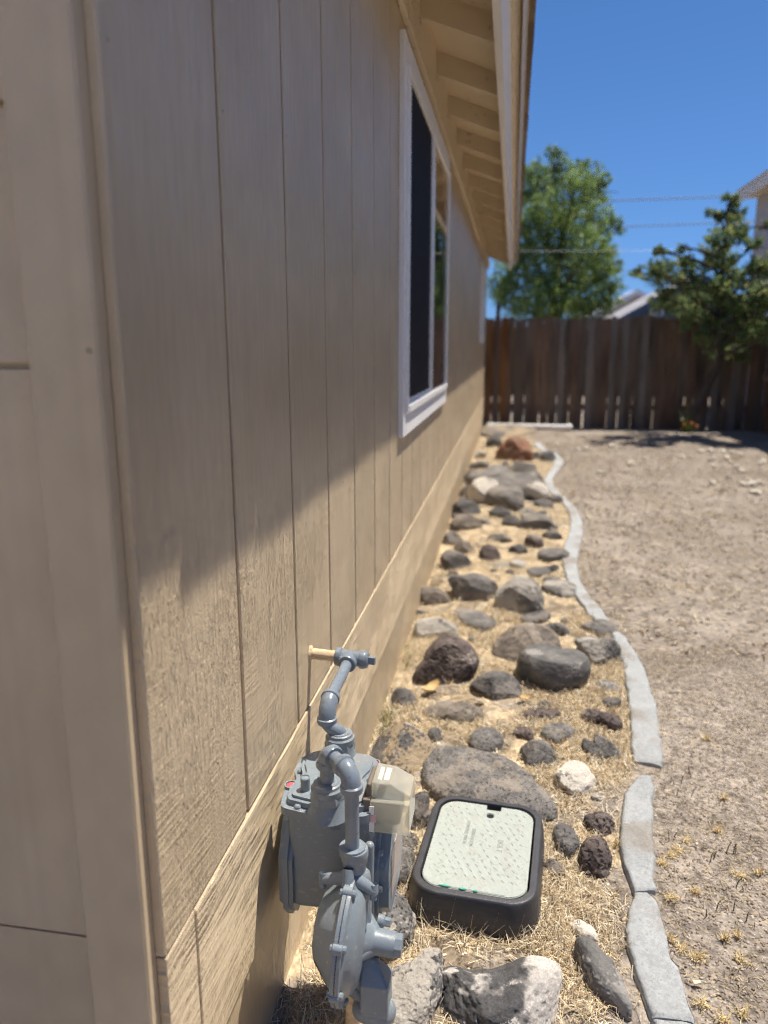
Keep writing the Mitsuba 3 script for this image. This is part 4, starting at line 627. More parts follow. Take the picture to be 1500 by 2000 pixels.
# ------------------------------------------------------------ rocks: traced outline, own thickness, noise relief
ROCK_LABEL = {
 1: 'rounded grey boulder with a tan crust, directly behind the clear index cover of the meter', 2: 'broad flat grey slab lying behind the valve box',
 3: 'round dark grey rock just left of the white rock', 4: 'small purple ball-shaped rock touching the round dark rock', 5: 'flat grey stone right of the small purple ball-shaped rock',
 6: 'oval grey stone flush in the straw, behind the big flat slab', 7: 'small dark stone beside the tan crusted boulder', 8: 'long low grey brown stone lying crosswise in the straw',
 9: 'small pale knobbly rock near the wall, left of the long low stone', 10: 'large dark purple porous L-shaped boulder near the wall', 11: 'dark smooth-topped rock with pointed ends beside the L-shaped boulder',
 12: 'large smooth dark kidney-shaped boulder with a pale sheen on top', 13: 'brown grey domed rock behind the smooth kidney-shaped boulder', 14: 'pale tan angular rock behind the L-shaped boulder',
 15: 'flat grey stone lying between the pale tan rock and the pale block', 16: 'big pale grey angular block with a dark underside', 17: 'wide grey wedge-shaped rock left of the big pale block',
 18: 'brown rounded rock against the wall left of the wedge-shaped rock', 19: 'tiny dark stone against the wall below the brown rounded rock', 20: 'flat dark stone in front of the big pale block',
 21: 'pale speckled stone between the domed rock and the concrete edging', 22: 'grey flat stone touching the concrete edging at its joint', 23: 'black and white mottled rough rock beside the edging',
 24: 'small half white half dark stone near the edging', 25: 'small black stone near the edging, in front of the half white stone', 26: 'purple flat jagged stone near the broad edging segment',
 27: 'dark tilted slab stone close to the end of the broad edging segment', 28: 'chalk white rock with dark lower tip', 29: 'thin purple grey stone barely showing in the straw',
 31: 'dark brown porous lump with a deep hollow beside the edging', 32: 'egg-shaped purple brown porous rock', 33: 'half-buried grey oval stone between valve box and egg-shaped rock',
 34: 'small smooth brown stone at the right side of the valve box', 35: 'pale flat stone in the dirt in front of the egg-shaped rock', 36: 'long pointed slate grey stone at the lower right of the bed',
 37: 'big black and white pitted boulder at the bottom of the picture', 38: 'pale lichened flat rock under the regulator, beside the pitted boulder', 39: 'grey rock with white crust behind the regulator cap',
 40: 'grey squared stone between meter and valve box', 41: 'grey pebbly rock below the clear index cover', 42: 'dark stone wedged between index cover and valve box',
 43: 'dark grey pointed rock near the wall behind the wedge-shaped rock', 44: 'purple grey cube-like stone in the middle of the far straw', 45: 'small dark oval stone right of the cube-like stone',
 46: 'dark purple triangular stone in the far bed', 47: 'low dark stone behind the cube-like stone', 48: 'low grey stone next to the inner bend of the edging', 49: 'dark leaning stone against the wall behind the pointed rock',
 50: 'brown grey small rock beside the dark leaning stone', 51: 'wide brown rock near the wall, below the dark round rock', 52: 'dark round rock near the wall in front of the white boulder',
 53: 'dark arched stone in the centre of the far bed', 54: 'small dark block below the arched stone', 55: 'long grey mound of rock reaching towards the edging', 56: 'rounded cream white boulder near the wall',
 57: 'tall grey slab leaning behind the cream white boulder', 58: 'white topped rock next to the edging', 59: 'grey rock behind the white topped rock', 60: 'rust red rough boulder at the far end of the bed',
 61: 'dark blue grey stone left of the rust red boulder', 62: 'pale small stone near the wall at the far end', 63: 'grey flat stone near the wall in front of the pale small one', 64: 'brown stone left of the leaning slab',
 65: 'black and white stone behind the white topped rock', 66: 'dark stone at the far bend of the edging', 67: 'speckled flat stone right of the big pale block', 68: 'flat grey stone behind the speckled flat stone',
 69: 'low dark stone near the edging behind the speckled flat stone', 70: 'grey upright stone close to the edging in the far bed', 71: 'pale low stone in the straw behind the wedge-shaped rock', 72: 'tiny dark chip of stone behind the wedge-shaped rock',
 73: 'tiny dark stone left of the flat grey one behind the pale block', 74: 'tiny purple stone near the wall behind the wedge-shaped rock', 75: 'tan stone against the wall above the brown rounded rock', 76: 'grey pointed stone leaning on the edging',
 77: 'dark flat stone in front of the white topped rock', 78: 'brown stone wedged between wall and cream white boulder', 79: 'grey stone right of the rust red boulder', 80: 'pale flat chip of stone in the far straw',
 81: 'pale flat rock at the very end of the bed near the fence'}
BIG = {2, 10, 12, 13, 16, 37, 1, 38, 32, 28, 39, 36, 11, 17}
def radial(loc, c):
    q = np.asarray(loc, float) - c; a = np.arctan2(q[:, 1], q[:, 0]); r = np.hypot(q[:, 0], q[:, 1]); o = np.argsort(a); a, r = a[o], r[o]
    a = np.concatenate([a[-1:] - 2 * np.pi, a, a[:1] + 2 * np.pi]); r = np.concatenate([r[-1:], r, r[:1]])
    x = np.linspace(-np.pi, np.pi, 181); y = np.interp(x, a, r)
    y[-1] = y[0]; k = np.ones(7) / 7; y = np.convolve(np.concatenate([y[-4:-1], y, y[1:4]]), k, 'valid') * 1.02
    return lambda p: np.interp(p, x, y)
ICO = {}
def ico(n):
    if n not in ICO:
        m = trimesh.creation.icosphere(n); ICO[n] = (np.array(m.vertices), np.array(m.faces))
    return ICO[n]
foot = []                                                  # footprints, to keep the straw off
def build_rock(e):
    i, mode, mat = e[:3]; rng = np.random.default_rng(100 + i); sub = 6 if i in BIG else 5
    if i >= 43 and i not in BIG: sub = 4
    d, f = ico(sub); off = rng.uniform(-50, 50, 3)
    rough = {'smooth': .35, 'purple': .55, 'vesic': 1.5, 'vmott': .9, 'red': 1.7, 'mott': 1.0, 'pale': .9}.get(mat, .65)
    if mode == 'B':
        _, _, _, C, dep, loc, yaw, el = e; C = np.array(C); loc = np.array(loc)
        V = np.array([math.sin(yaw) * math.cos(el), math.cos(yaw) * math.cos(el), -math.sin(el)]); R = np.array([math.cos(yaw), -math.sin(yaw), 0]); U = np.cross(R, V)
        c = (loc.max(0) + loc.min(0)) / 2; rf = radial(loc, c)
        s = np.hypot(d[:, 0], d[:, 2]); ph = np.arctan2(d[:, 2], d[:, 0]); r = rf(ph) * s ** .85
        size = (np.ptp(loc[:, 0]) + np.ptp(loc[:, 1])) / 4
        P = np.stack([c[0] + r * np.cos(ph), np.sign(d[:, 1]) * np.abs(d[:, 1]) ** .9 * dep, c[1] + r * np.sin(ph)], -1)
        # a few broken faces
        for _ in range(7 if mat in ('pale', 'basalt', 'tan', 'white', 'mott', 'red', 'dark') else 3):
            n = rng.normal(size=3); n[1] = -abs(n[1]) - .5; n[0] *= .8; n /= np.linalg.norm(n); h = (P - [c[0], 0, c[1]]) @ n; k = np.quantile(h, .995) * rng.uniform(.72, .92)
            P = P - np.clip(h - k, 0, None)[:, None] * .85 * n
        W = C + P[:, :1] * R + P[:, 1:2] * V + P[:, 2:] * U
        lift = float(ground_z(C[0], C[1])); W[:, 2] += lift
    else:
        _, _, _, C, h, loc = e; loc = np.array(loc); rf = radial(loc, np.zeros(2)); size = (np.ptp(loc[:, 0]) + np.ptp(loc[:, 1])) / 4
        s = np.hypot(d[:, 0], d[:, 1]); ph = np.arctan2(d[:, 1], d[:, 0]); r = rf(ph) * np.minimum(s ** .6, 1)
        z = np.where(d[:, 2] > 0, h * np.abs(d[:, 2]) ** .55, -.06 * np.abs(d[:, 2]))
        q = np.stack([C[0] + r * np.cos(ph), C[1] + r * np.sin(ph), z], -1)
        tilt = rng.uniform(-.25, .25, 2) * h / size; q[:, 2] += (q[:, :2] - C) @ tilt * (z > 0) * .8
        W = q; W[:, 2] += float(ground_z(C[0], C[1]))
    Q = W + off; nr = d if mode == 'B' else d * [1, 1, 1.5]
    if mode == 'B': nr = d[:, :1] * R + d[:, 1:2] * V + d[:, 2:] * U
    amp = size * .11 * rough
    W = W + nr * ((nfbm(Q / size * 1.6, 3, i) - .5) * amp * 1.6)[:, None] + nr * ((nfbm(Q / size * 6, 3, i + 5) - .5) * amp * .75)[:, None]
    if sub >= 5:
        W = W + nr * ((nfbm(Q * 90, 2, i + 9) - .5) * .0042 * rough)[:, None]
        if mat in ('purple', 'vesic', 'vmott'):
            pit = np.clip((nnoise(Q * (130 if mat != 'vmott' else 110), i) - .62) / .2, 0, 1); W = W - nr * (pit * (.0022 if mat != 'vmott' else .0024))[:, None]
    foot.append((W[:, 0].mean(), W[:, 1].mean(), W[W[:, 2] > .008][:, :2] if (W[:, 2] > .008).any() else W[:, :2]))
    obj('rock', (W, f), 'mat_rock_' + mat, None, 40 if sub < 5 else True, ROCK_LABEL[i], 'rock', 'rocks in the bed along the house wall')
for e in ROCKS: build_rock(e)
# small stones strewn between the rocks
rng = np.random.default_rng(612); centres = np.array([e[3][:2] for e in ROCKS]); k = 0
while k < 62:
    y = rng.uniform(1.5, 4) if k < 26 else rng.uniform(4, 10.5); x = rng.uniform(-.39, float(curb_np(y)) - .10); s_ = rng.uniform(.010, .024) if y < 4 else rng.uniform(.025, .055)
    near_ = np.hypot(*(centres - [x, y]).T).min()
    if near_ < (.075 if y < 4 else .10) or (abs(x + .036) < .19 and abs(y - 1.668) < .24) or (x < -.16 and y < 1.6): continue
    d, f = ico(3); A = rng.uniform(.65, 1.3, 3) * [1, 1, .6]; W = d * A * s_; W = W + d * ((nfbm(d * 1.7 + k, 3, k) - .5) * s_ * .9)[:, None] + [x, y, float(ground_z(x, y)) + .12 * s_]
    foot.append((x, y, W[:, :2])); m = ['basalt', 'brown', 'dark', 'purple', 'pale', 'mott'][rng.integers(0, 6)]
    obj('small_stone', (W, f), 'mat_rock_' + m, None, 40, 'small half-buried stone in the straw between the larger rocks', 'stone', 'small stones strewn between the rocks'); centres = np.vstack([centres, [x, y]]); k += 1

# ------------------------------------------------------------ concrete edging, in its broken lengths
EDGE_LABEL = {'A': 'long winding concrete edging strip running back to the fence', 'B': 'broad smooth concrete edging length ending at a gap beside the dark tilted slab', 'C': 'short weathered concrete edging length beside the egg-shaped rock',
              'D': 'bowed concrete edging length with cracked ends right of the long slate stone', 'E': 'last concrete edging piece beyond the lower crack at the bottom edge'}
def resample(P, n, seed):
    P = np.array(P, float); o = np.argsort(-P[:, 1]); P = P[o]; s = np.linspace(0, 1, len(P)); t = np.linspace(0, 1, n)
    y = np.interp(t, s, P[:, 1]); x = np.interp(-y, -P[:, 1], P[:, 0])
    k = np.ones(5) / 5
    if n > 30: x[2:-2] = np.convolve(x, k, 'valid')
    return np.stack([x + .011 * (nfbm(np.stack([y * 25, 0 * y + seed, 0 * y], -1), 2, seed) - .5), y], -1)
curb_poly = []
for sd, (k, (L, Rr)) in enumerate(CURB.items()):
    n = 160 if k == 'A' else 50
    if k == 'A': L, Rr = [p for p in L if p[1] > 3.4], [p for p in Rr if p[1] > 3.4]
    Lr, Rq = resample(L, n, sd), resample(Rr, n, sd + 20); m = 11
    rows = []
    for t in np.linspace(0, 1, m):
        p = Lr * (1 - t) + Rq * t; edge = min(t, 1 - t) * m
        z = .015 + .004 * (nfbm(np.stack([p[:, 0] * 30, p[:, 1] * 30, p[:, 0] * 0], -1), 3, sd) - .5) * 2 - (.004 if edge < .5 else 0) + np.zeros(n)
        z[[0, -1]] -= .004
        rows.append(np.column_stack([p, z + .6 * ground_z(p[:, 0], p[:, 1])]))
    lo = lambda p, o: np.column_stack([p[:, 0] + o, p[:, 1], np.full(n, -.06)])
    rows = [lo(Lr, -.008)] + rows + [lo(Rq, .008)]
    v = np.vstack(rows); f = []
    for i in range(len(rows) - 1):
        for j in range(n - 1): f.append([i * n + j, i * n + j + 1, (i + 1) * n + j + 1, (i + 1) * n + j])
    f = np.array(f)[:, ::-1]; tri_ = np.vstack([f[:, [0, 1, 2]], f[:, [0, 2, 3]]]); M = len(rows)
    caps = []
    for j, fl in ((0, 1), (n - 1, -1)):
        ring = [i * n + j for i in range(M)]
        for q in range(1, M - 1): caps.append([ring[0], ring[q], ring[q + 1]][::fl])
    obj('concrete_edging', trimesh.Trimesh(v, np.vstack([tri_, caps]), process=False), 'mat_concrete', None, 45, EDGE_LABEL[k], 'garden edging', 'lengths of concrete edging round the bed')
    curb_poly.append(np.vstack([Lr, Rq[::-1]]))

# ------------------------------------------------------------ dry grass
from shapely.geometry import MultiPoint, Point
from shapely import contains_xy, union_all
block = union_all([MultiPoint(p[::max(1, len(p) // 400)]).convex_hull.buffer(-.004) for _, _, p in foot] + [Polygon(c).buffer(.004) for c in curb_poly])
vbp = Polygon([tuple(p) for p in (rrect(BW + .012, BL + .012, .07) @ np.array([[math.cos(VA), math.sin(VA)], [-math.sin(VA), math.cos(VA)]]) + VB)])
block = block.union(vbp)
def blades(xy, rng, lmin, lmax, rise, wid, cols, stand=0.0):
    """thin curved blades lying about: three cross-sections each; colour per vertex"""
    n = len(xy); L = rng.uniform(lmin, lmax, n); th = rng.uniform(0, 2 * np.pi, n); dth = rng.normal(0, .55, n); w = rng.uniform(.6, 1.2, n) * wid
    up = np.abs(rng.normal(0, 1, n)) * rise
    z0 = ground_z(xy[:, 0], xy[:, 1]); V = []
    for k, s_ in enumerate((0., .5, 1.)):
        a = th + dth * s_; px = xy[:, 0] + np.cos(a) * L * s_; py = xy[:, 1] + np.sin(a) * L * s_
        zz = z0 + .001 + (up * (4 * s_ * (1 - s_) if stand == 0 else s_ ** 1.2)) + rng.uniform(0, .004, n)
        wv = w * (1 if k < 2 else .3); nx_, ny_ = -np.sin(a) * wv / 2, np.cos(a) * wv / 2
        tw = rng.normal(0, .5, n) * wv / 2
        V += [np.stack([px + nx_, py + ny_, zz + tw], -1), np.stack([px - nx_, py - ny_, zz - tw], -1)]
    V = np.stack(V, 1).reshape(-1, 3); b = np.arange(n)[:, None] * 6
    F = np.concatenate([b + np.array(q) for q in ((0, 1, 3), (0, 3, 2), (2, 3, 5), (2, 5, 4))])
    c = np.array(cols)[rng.integers(0, len(cols), n)] * rng.uniform(.65, 1.15, n)[:, None]
    return V, F, np.repeat(c, 6, 0)
STRAW = [(.72, .59, .38), (.62, .49, .30), (.78, .67, .47), (.48, .37, .22), (.82, .75, .58), (.33, .25, .16)]
rng = np.random.default_rng(3)
def scatter(n, x0, x1, y0, y1, keep):
    p = np.stack([rng.uniform(x0, x1, n), rng.uniform(y0, y1, n)], -1); p = p[keep(p)]
    return p[~contains_xy(block, p[:, 0], p[:, 1])]
def bed(p): return (p[:, 0] < curb_np(p[:, 1]) - .03) & (p[:, 0] > WX + .005)
def dense(p):
    q = np.column_stack([p, np.zeros(len(p))]); d_ = nfbm(q * 5 + 3, 3, 8)
    edge = np.clip((curb_np(p[:, 1]) - p[:, 0]) / .28, 0, 1)
    near = np.where(p[:, 1] < 2.15, np.clip(edge * 1.5 - .12, .06, 1), 1)
    return bed(p) & (rng.uniform(0, 1, len(p)) < np.clip((d_ - .37) * 5.5, .05, 1) * near)
sets = [blades(scatter(62000, -.43, .52, 1.1, 2.2, dense), rng, .014, .055, .011, .0016, STRAW), blades(scatter(46000, -.43, .54, 2.2, 3.6, dense), rng, .016, .055, .012, .0021, STRAW),
        blades(scatter(40000, -.43, .56, 3.6, 11, dense), rng, .025, .08, .010, .0032, STRAW)]
# wispy tall blades in the shade beside the meter and round the foot of the box
cl = np.vstack([rng.normal((-.33, 1.07), (.05, .06), (260, 2)), rng.normal((-.31, 1.15), (.05, .1), (260, 2)), rng.normal((-.06, 1.455), (.09, .012), (170, 2)), rng.normal((-.40, 1.9), (.012, .25), (240, 2)), rng.normal((-.19, 1.55), (.02, .15), (240, 2))])
cl = cl[cl[:, 0] > WX + .006]
ctr = np.stack([rng.uniform(-.40, .42, 230), rng.uniform(1.2, 3.8, 230)], -1); ctr = ctr[dense(ctr)]
cc = np.repeat(ctr, 26, 0); cc = cc + rng.normal(0, .008, cc.shape); cc = cc[~contains_xy(block, cc[:, 0], cc[:, 1])]
sets.append(blades(cc, rng, .012, .034, .016, .0016, STRAW, 1.0))
sets.append(blades(cl, rng, .02, .07, .035, .0013, STRAW, 1.0))
def join(ss):
    V, F, C, o = [], [], [], 0
    for v, f, c in ss: V.append(v); F.append(f + o); C.append(c); o += len(v)
    return (np.vstack(V), np.vstack(F)), np.vstack(C)
mesh, col = join(sets)
obj('dry_grass', mesh, 'mat_straw', None, False, 'matted straw-coloured dead grass covering the rock bed', 'dry grass', None, 'stuff', color=col)
# crumbs of soil and gravel
def crumbs(xy, smin, smax, rng, cols):
    d, f = ico(1); n = len(xy); S = rng.uniform(smin, smax, n) ** 1.0; J = rng.uniform(.7, 1.3, (n, len(d), 1)); A = rng.uniform(.6, 1.2, (n, 1, 3)) * [1, 1, .7]
    V = d[None] * J * A * S[:, None, None]; V[:, :, :2] += xy[:, None]; V[:, :, 2] += (ground_z(xy[:, 0], xy[:, 1]) + S * .25)[:, None]
    F = (f[None] + (np.arange(n) * len(d))[:, None, None]).reshape(-1, 3); c = np.array(cols)[rng.integers(0, len(cols), n)] * rng.uniform(.8, 1.15, n)[:, None]
    return V.reshape(-1, 3), F, np.repeat(c, len(d), 0)
def yard(p): return (p[:, 0] > curb_np(p[:, 1]) + .01)
SOILC = [(.42, .33, .20), (.30, .22, .14), (.55, .45, .28), (.20, .15, .10), (.15, .115, .08)]
def patchy(p):
    d_ = nfbm(np.column_stack([p * 7, np.zeros(len(p))]), 3, 31); return yard(p) & (rng.uniform(0, 1, len(p)) < np.clip((d_ - .42) * 5, .05, 1))
mesh, col = join([blades(scatter(17000, .2, 1.3, 1.15, 3.2, patchy), rng, .006, .026, .003, .0016, SOILC), blades(scatter(34000, .3, 4.2, 3.2, 11.5, patchy), rng, .02, .07, .008, .005, SOILC), crumbs(scatter(5000, .3, 3.6, 3.2, 10, yard), .004, .012, rng, [(.24, .19, .15), (.42, .36, .29), (.16, .13, .105)])])
obj('yard_litter', mesh, 'mat_straw', None, False, 'bits of dead grass and twig strewn over the bare dirt yard', 'plant litter', None, 'stuff', color=col)
mesh, col = join([crumbs(scatter(15000, .3, 1.25, 1.15, 3.2, yard), .0010, .0040, rng, [(.26, .20, .15), (.21, .16, .12), (.34, .28, .22), (.42, .37, .30)]), crumbs(scatter(2600, -.4, .5, 1.15, 3.0, bed), .0015, .005, rng, [(.28, .22, .16), (.40, .33, .22), (.5, .42, .3)]), crumbs(scatter(420, -.4, .5, 1.2, 3.4, bed), .003, .0065, rng, [(.72, .62, .47), (.60, .50, .36), (.80, .74, .62)])])
obj('soil_crumbs', mesh, 'mat_straw', None, True, 'loose crumbs of soil and fine gravel on the ground', 'soil', None, 'stuff', color=col)
for x, y, n_, lab in ((-.392, 2.42, 60, 'small green weed growing at the foot of the wall behind the meter'), (-.385, 2.95, 30, 'sparse green sprout at the foot of the wall beside the L-shaped boulder')):
    r_ = np.random.default_rng(n_); V, F, C = blades(np.full((n_, 2), (x, y)) + r_.normal(0, .012, (n_, 2)) * [.5, 4], r_, .02, .05, .05, .003, [(.16, .19, .06), (.11, .14, .045), (.28, .26, .11)], 1.0)
    obj('green_weed', (V, F), 'mat_straw', None, False, lab, 'weed', color=C)
# single tufts, stalks, leaves, chips
def tuft_mesh(x, y, rng, n, rad, hgt):
    V, F, C = blades(np.full((n, 2), (x, y)) + rng.normal(0, rad * .35, (n, 2)), rng, rad * .5, rad * 1.3, hgt, .0017, [(.66, .51, .25), (.56, .42, .20), (.74, .61, .36)], 1.0)
    return (V, F), C
for k, (x, y) in enumerate(TUFTS):
    r_ = np.random.default_rng(40 + k); m, c = tuft_mesh(x, y, r_, 48, .010 + .009 * r_.random(), .011)
    lab = 'yellow tuft of dead grass beside the broken concrete edging' if abs(x - curb_np(y)) < .12 else 'yellow tuft of dead grass on the bare dirt'
    obj('grass_tuft', m, 'mat_straw', None, False, lab, 'grass tuft', 'yellow tufts beside the edging' if 'beside' in lab else 'yellow tufts on the bare dirt', color=c)
for k, (x, y) in enumerate(STALKS):
    r_ = np.random.default_rng(70 + k); z = float(ground_z(x, y)); h = r_.uniform(.018, .034); a = r_.uniform(0, 6.28); b = r_.uniform(.1, .5) * h
    obj('dead_stalk', tube([(x, y, z - .004), (x + b * .4 * math.cos(a), y + b * .4 * math.sin(a), z + h * .6), (x + b * math.cos(a), y + b * math.sin(a), z + h)], [.0014, .0012, .0007], 6), 'mat_stalk', None, True,
        'thin dark dead stalk standing up from the bare dirt', 'weed stalk', 'dark dead stalks standing in the dirt')
def leaf_mesh(cx, cy, z, L, W, yaw, curl, seed, flip=0.0):
    u, v = np.meshgrid(np.linspace(-1, 1, 15), np.linspace(-1, 1, 9), indexing='ij'); w = (1 - np.abs(u) ** 2.2) ** .8; r_ = np.random.default_rng(seed)
    x = u * L / 2; y = v * w * W / 2 * (1 + .12 * np.sin(u * 9 + seed)); zz = curl * (v ** 2 * .6 + u ** 2) + .003 * (nfbm(np.stack([u * 3, v * 3, u * 0 + seed], -1), 2, seed) - .5) + flip * x
    X = cx + x * math.cos(yaw) - y * math.sin(yaw); Y = cy + x * math.sin(yaw) + y * math.cos(yaw); P = np.stack([X, Y, z + zz], -1).reshape(-1, 3)
    i, j = np.meshgrid(np.arange(14), np.arange(8), indexing='ij'); a = (i * 9 + j).ravel()
    return P, np.stack([a, a + 9, a + 10, a + 1], -1)
for x, y, z, L, W, yaw, curl, fl, lab in ((-.285, 1.035, .045, .075, .055, .6, .006, .5, 'large yellow brown dead leaf leaning up below the regulator'), (-.262, 2.66, .022, .085, .045, .9, .012, .2, 'curled tan dead leaf beside the L-shaped boulder'),
                                          (.088, 2.62, .02, .05, .03, .2, .008, .1, 'pale dry leaf in front of the kidney-shaped boulder'), (-.115, 2.92, .02, .055, .035, 2.2, .01, .1, 'dry leaf lying between L-shaped boulder and domed rock'), (-.085, 3.42, .02, .07, .05, .3, .012, .1, 'dry leaf beside the big pale block')):
    obj('dead_leaf', leaf_mesh(x, y, z + float(ground_z(x, y)), L, W, yaw, curl, int(1000 * abs(x)), fl), 'mat_dry_leaf', None, True, lab, 'dead leaf')
for x, y, L, yaw, lab in ((-.118, 1.375, .050, .45, 'pale splinter of wood on the straw behind the pitted boulder'), (.113, 1.445, .055, .75, 'thin straw-coloured stick at the corner of the valve box'), (.418, 1.40, .016, .2, 'small white chip on the dirt beside the edging'), (.52, 1.86, .006, 0, 'tiny white fleck on the dirt right of the edging')):
    w = .0025 if 'stick' in lab else .006; m = box(-L / 2, L / 2, -w, w, -.0015, .0018, .0008); v = m.vertices; v[:, 1] *= 1 - .5 * (v[:, 0] > 0); m.vertices = v
    m.apply_transform(trimesh.transformations.rotation_matrix(yaw, (0, 0, 1))); m.apply_translation((x, y, .007 + float(ground_z(x, y)) + .004)); obj('wood_chip', m, 'mat_chip', None, False, lab, 'wood chip')
for k, (x, y) in enumerate(PALE_STONES):
    r_ = np.random.default_rng(200 + k); d, f = ico(2); s_ = r_.uniform(.024, .048) * (1 if y > 6 else .5)
    W = d * r_.uniform(.6, 1.2, 3) * [1, 1, .65] * s_; W = W + d * ((nfbm(d * 2 + k, 2, k) - .5) * s_)[:, None] + [x, y, float(ground_z(x, y)) + .3 * s_]
    obj('pale_stone', (W, f), 'mat_chalk_stone', None, 40, 'small pale stone lying on the bare dirt in front of the far fence', 'stone', 'pale stones scattered on the far dirt')

# ------------------------------------------------------------ fences
def board_top(x0, x1, y0, y1, z0, z1):
    c = .022
    return hull([(x, y, z) for y in (y0, y1) for x, z in ((x0, z0), (x1, z0), (x0, z1 - c), (x0 + c, z1), (x1 - c, z1), (x1, z1 - c))])
FY0 = 12.32
fence = thing('wooden_fence', 'tall dark weathered board fence closing the far end of the yard', 'fence')
rng = np.random.default_rng(21); x = -.75; k = 0
while x < 4.25:
    w = rng.uniform(.078, .125); g = rng.uniform(.0005, .004) if rng.random() < .68 else rng.uniform(.006, .012)
    mat = rng.choice(['dark', 'dark', 'grey', 'brown', 'dark', 'brown', 'grey'])
    if -.40 < x < -.08: mat = 'rust' if k % 2 else 'brown'
    b = board_top(x, x + w, FY0 + rng.uniform(-.006, .006), FY0 + .018, rng.uniform(-.09, -.02), 1.69 + rng.uniform(-.025, .02))
    v = b.vertices; t = rng.normal(0, .006); v[:, 0] += (v[:, 2] - 1.6) * t; b.vertices = v
    obj('board', b, 'mat_fence_' + mat, fence); x += w + g; k += 1
for z in (.28, 1.38): obj('rail', box(-.75, 4.4, FY0 + .03, FY0 + .07, z, z + .09, .004), 'mat_fence_brown', fence)
for xp in (-.3, 2.0, 4.3): obj('post', box(xp, xp + .09, FY0 + .075, FY0 + .165, -.1, 1.72, .005), 'mat_fence_dark', fence)
sf = thing('wooden_fence', 'paler side fence with exposed rail running towards the viewer at the right edge', 'fence')
y = FY0 - .02
while y > -3.0:
    w = rng.uniform(.12, .14)
    obj('board', hull([(x, yy, z) for x in (3.74, 3.758) for yy, z in ((y - w, -.05), (y, -.05), (y - w, 1.66), (y - w + .02, 1.69), (y - .02, 1.69), (y, 1.66))]), 'mat_fence_' + rng.choice(['tan', 'tan', 'brown']), sf); y -= w + .006
for z in (.75,): obj('rail', box(3.69, 3.735, -3.0, FY0 - .03, z, z + .09, .004), 'mat_fence_tan', sf)
for yp in (11.1, 8.8, 6.4, 4.0, 1.6, -.8): obj('post', box(3.60, 3.688, yp, yp + .09, -.1, 1.6, .005), 'mat_fence_dark', sf)
obj('metal_pole', tube([(-.26, 12.62, -.1), (-.26, 12.62, 1.92)], .035, 12), 'mat_wire', None, 40, 'thin dark pole rising just behind the left end of the fence', 'pole')
pp = thing('drain_pipe', 'white plastic drain pipe lying along the foot of the fence', 'drain pipe')
obj('pipe', tube([(-.36, 11.86, .055), (.84, 11.83, .052)], .042, 20), 'mat_pvc', pp, smooth=50)
obj('end_cap', lathe([(.0, .0), (.044, .0), (.052, .006), (.054, .055), (.050, .085), (.02, .088), (0, .088)], (.83, 11.83, .052), (1, 0, 0), 20), 'mat_pvc', pp, smooth=40)
fl = thing('flowering_weed', 'small weed with orange blooms at the foot of the tree trunk', 'weed'); rng = np.random.default_rng(9)
V, F, C = blades(np.full((60, 2), (2.60, 11.95)) + rng.normal(0, .03, (60, 2)), rng, .05, .16, .2, .014, [(.07, .12, .03), (.10, .16, .04)], 1.0)
obj('leaves', (V, F), 'mat_leaf', fl, color=C)
for k in range(4):
    p = np.array([2.60, 11.93, .12]) + rng.normal(0, 1, 3) * [.06, .05, .05]; d, f = ico(1); obj('bloom', (d * .022 + p, f), 'mat_flower', fl, smooth=True)

# ------------------------------------------------------------ trees
d, f = ico(5); d = np.sign(d) * np.abs(d) ** .35; P = d * [11.0, .8, 1.12] + [2.5, 21.0, .60]; P = P + d * ((nfbm(P * 1.5, 3, 4) - .5) * .3)[:, None]
hd_ = thing('hedge', 'dark clipped hedge showing only through the gaps of the fence', 'hedge')
obj('foliage', (P, f), 'mat_hedge', hd_, smooth=True)
def leaves(crown, rng, per, size, cols, shape=1.0, shell=.5):
    V, C = [], []
    for x, y, z, r in crown:
        n = int(per * (r / .4) ** 2); nsub = max(6, n // 26)
        q = rng.normal(size=(nsub, 3)); q /= np.linalg.norm(q, axis=1, keepdims=True); q *= (rng.uniform(0, 1, nsub) ** shell)[:, None] * r * [1.05, 1.05, .9]
        pick = rng.integers(0, nsub, n); p = q[pick] + rng.normal(0, r * .16, (n, 3)) + [x, y, z]
        tone = rng.uniform(.75, 1.2, nsub)[pick]
        a = rng.normal(size=(n, 3)); a[:, 2] *= .6; a /= np.linalg.norm(a, axis=1, keepdims=True); b = np.cross(a, rng.normal(size=(n, 3))); b /= np.linalg.norm(b, axis=1, keepdims=True)
        L = (size * rng.uniform(.6, 1.25, n))[:, None]; W = L * .42 * shape
        V.append(np.stack([p - a * L / 2, p + b * W / 2, p + a * L / 2, p - b * W / 2], 1)); c = np.array(cols)[rng.integers(0, len(cols), n)] * (tone * rng.uniform(.85, 1.15, n))[:, None]; C.append(np.repeat(c[:, None], 4, 1))
    V = np.concatenate(V).reshape(-1, 3); n = len(V) // 4; b = np.arange(n)[:, None] * 4
    return (V, np.concatenate([b + [0, 1, 2], b + [0, 2, 3]])), np.concatenate(C).reshape(-1, 3)
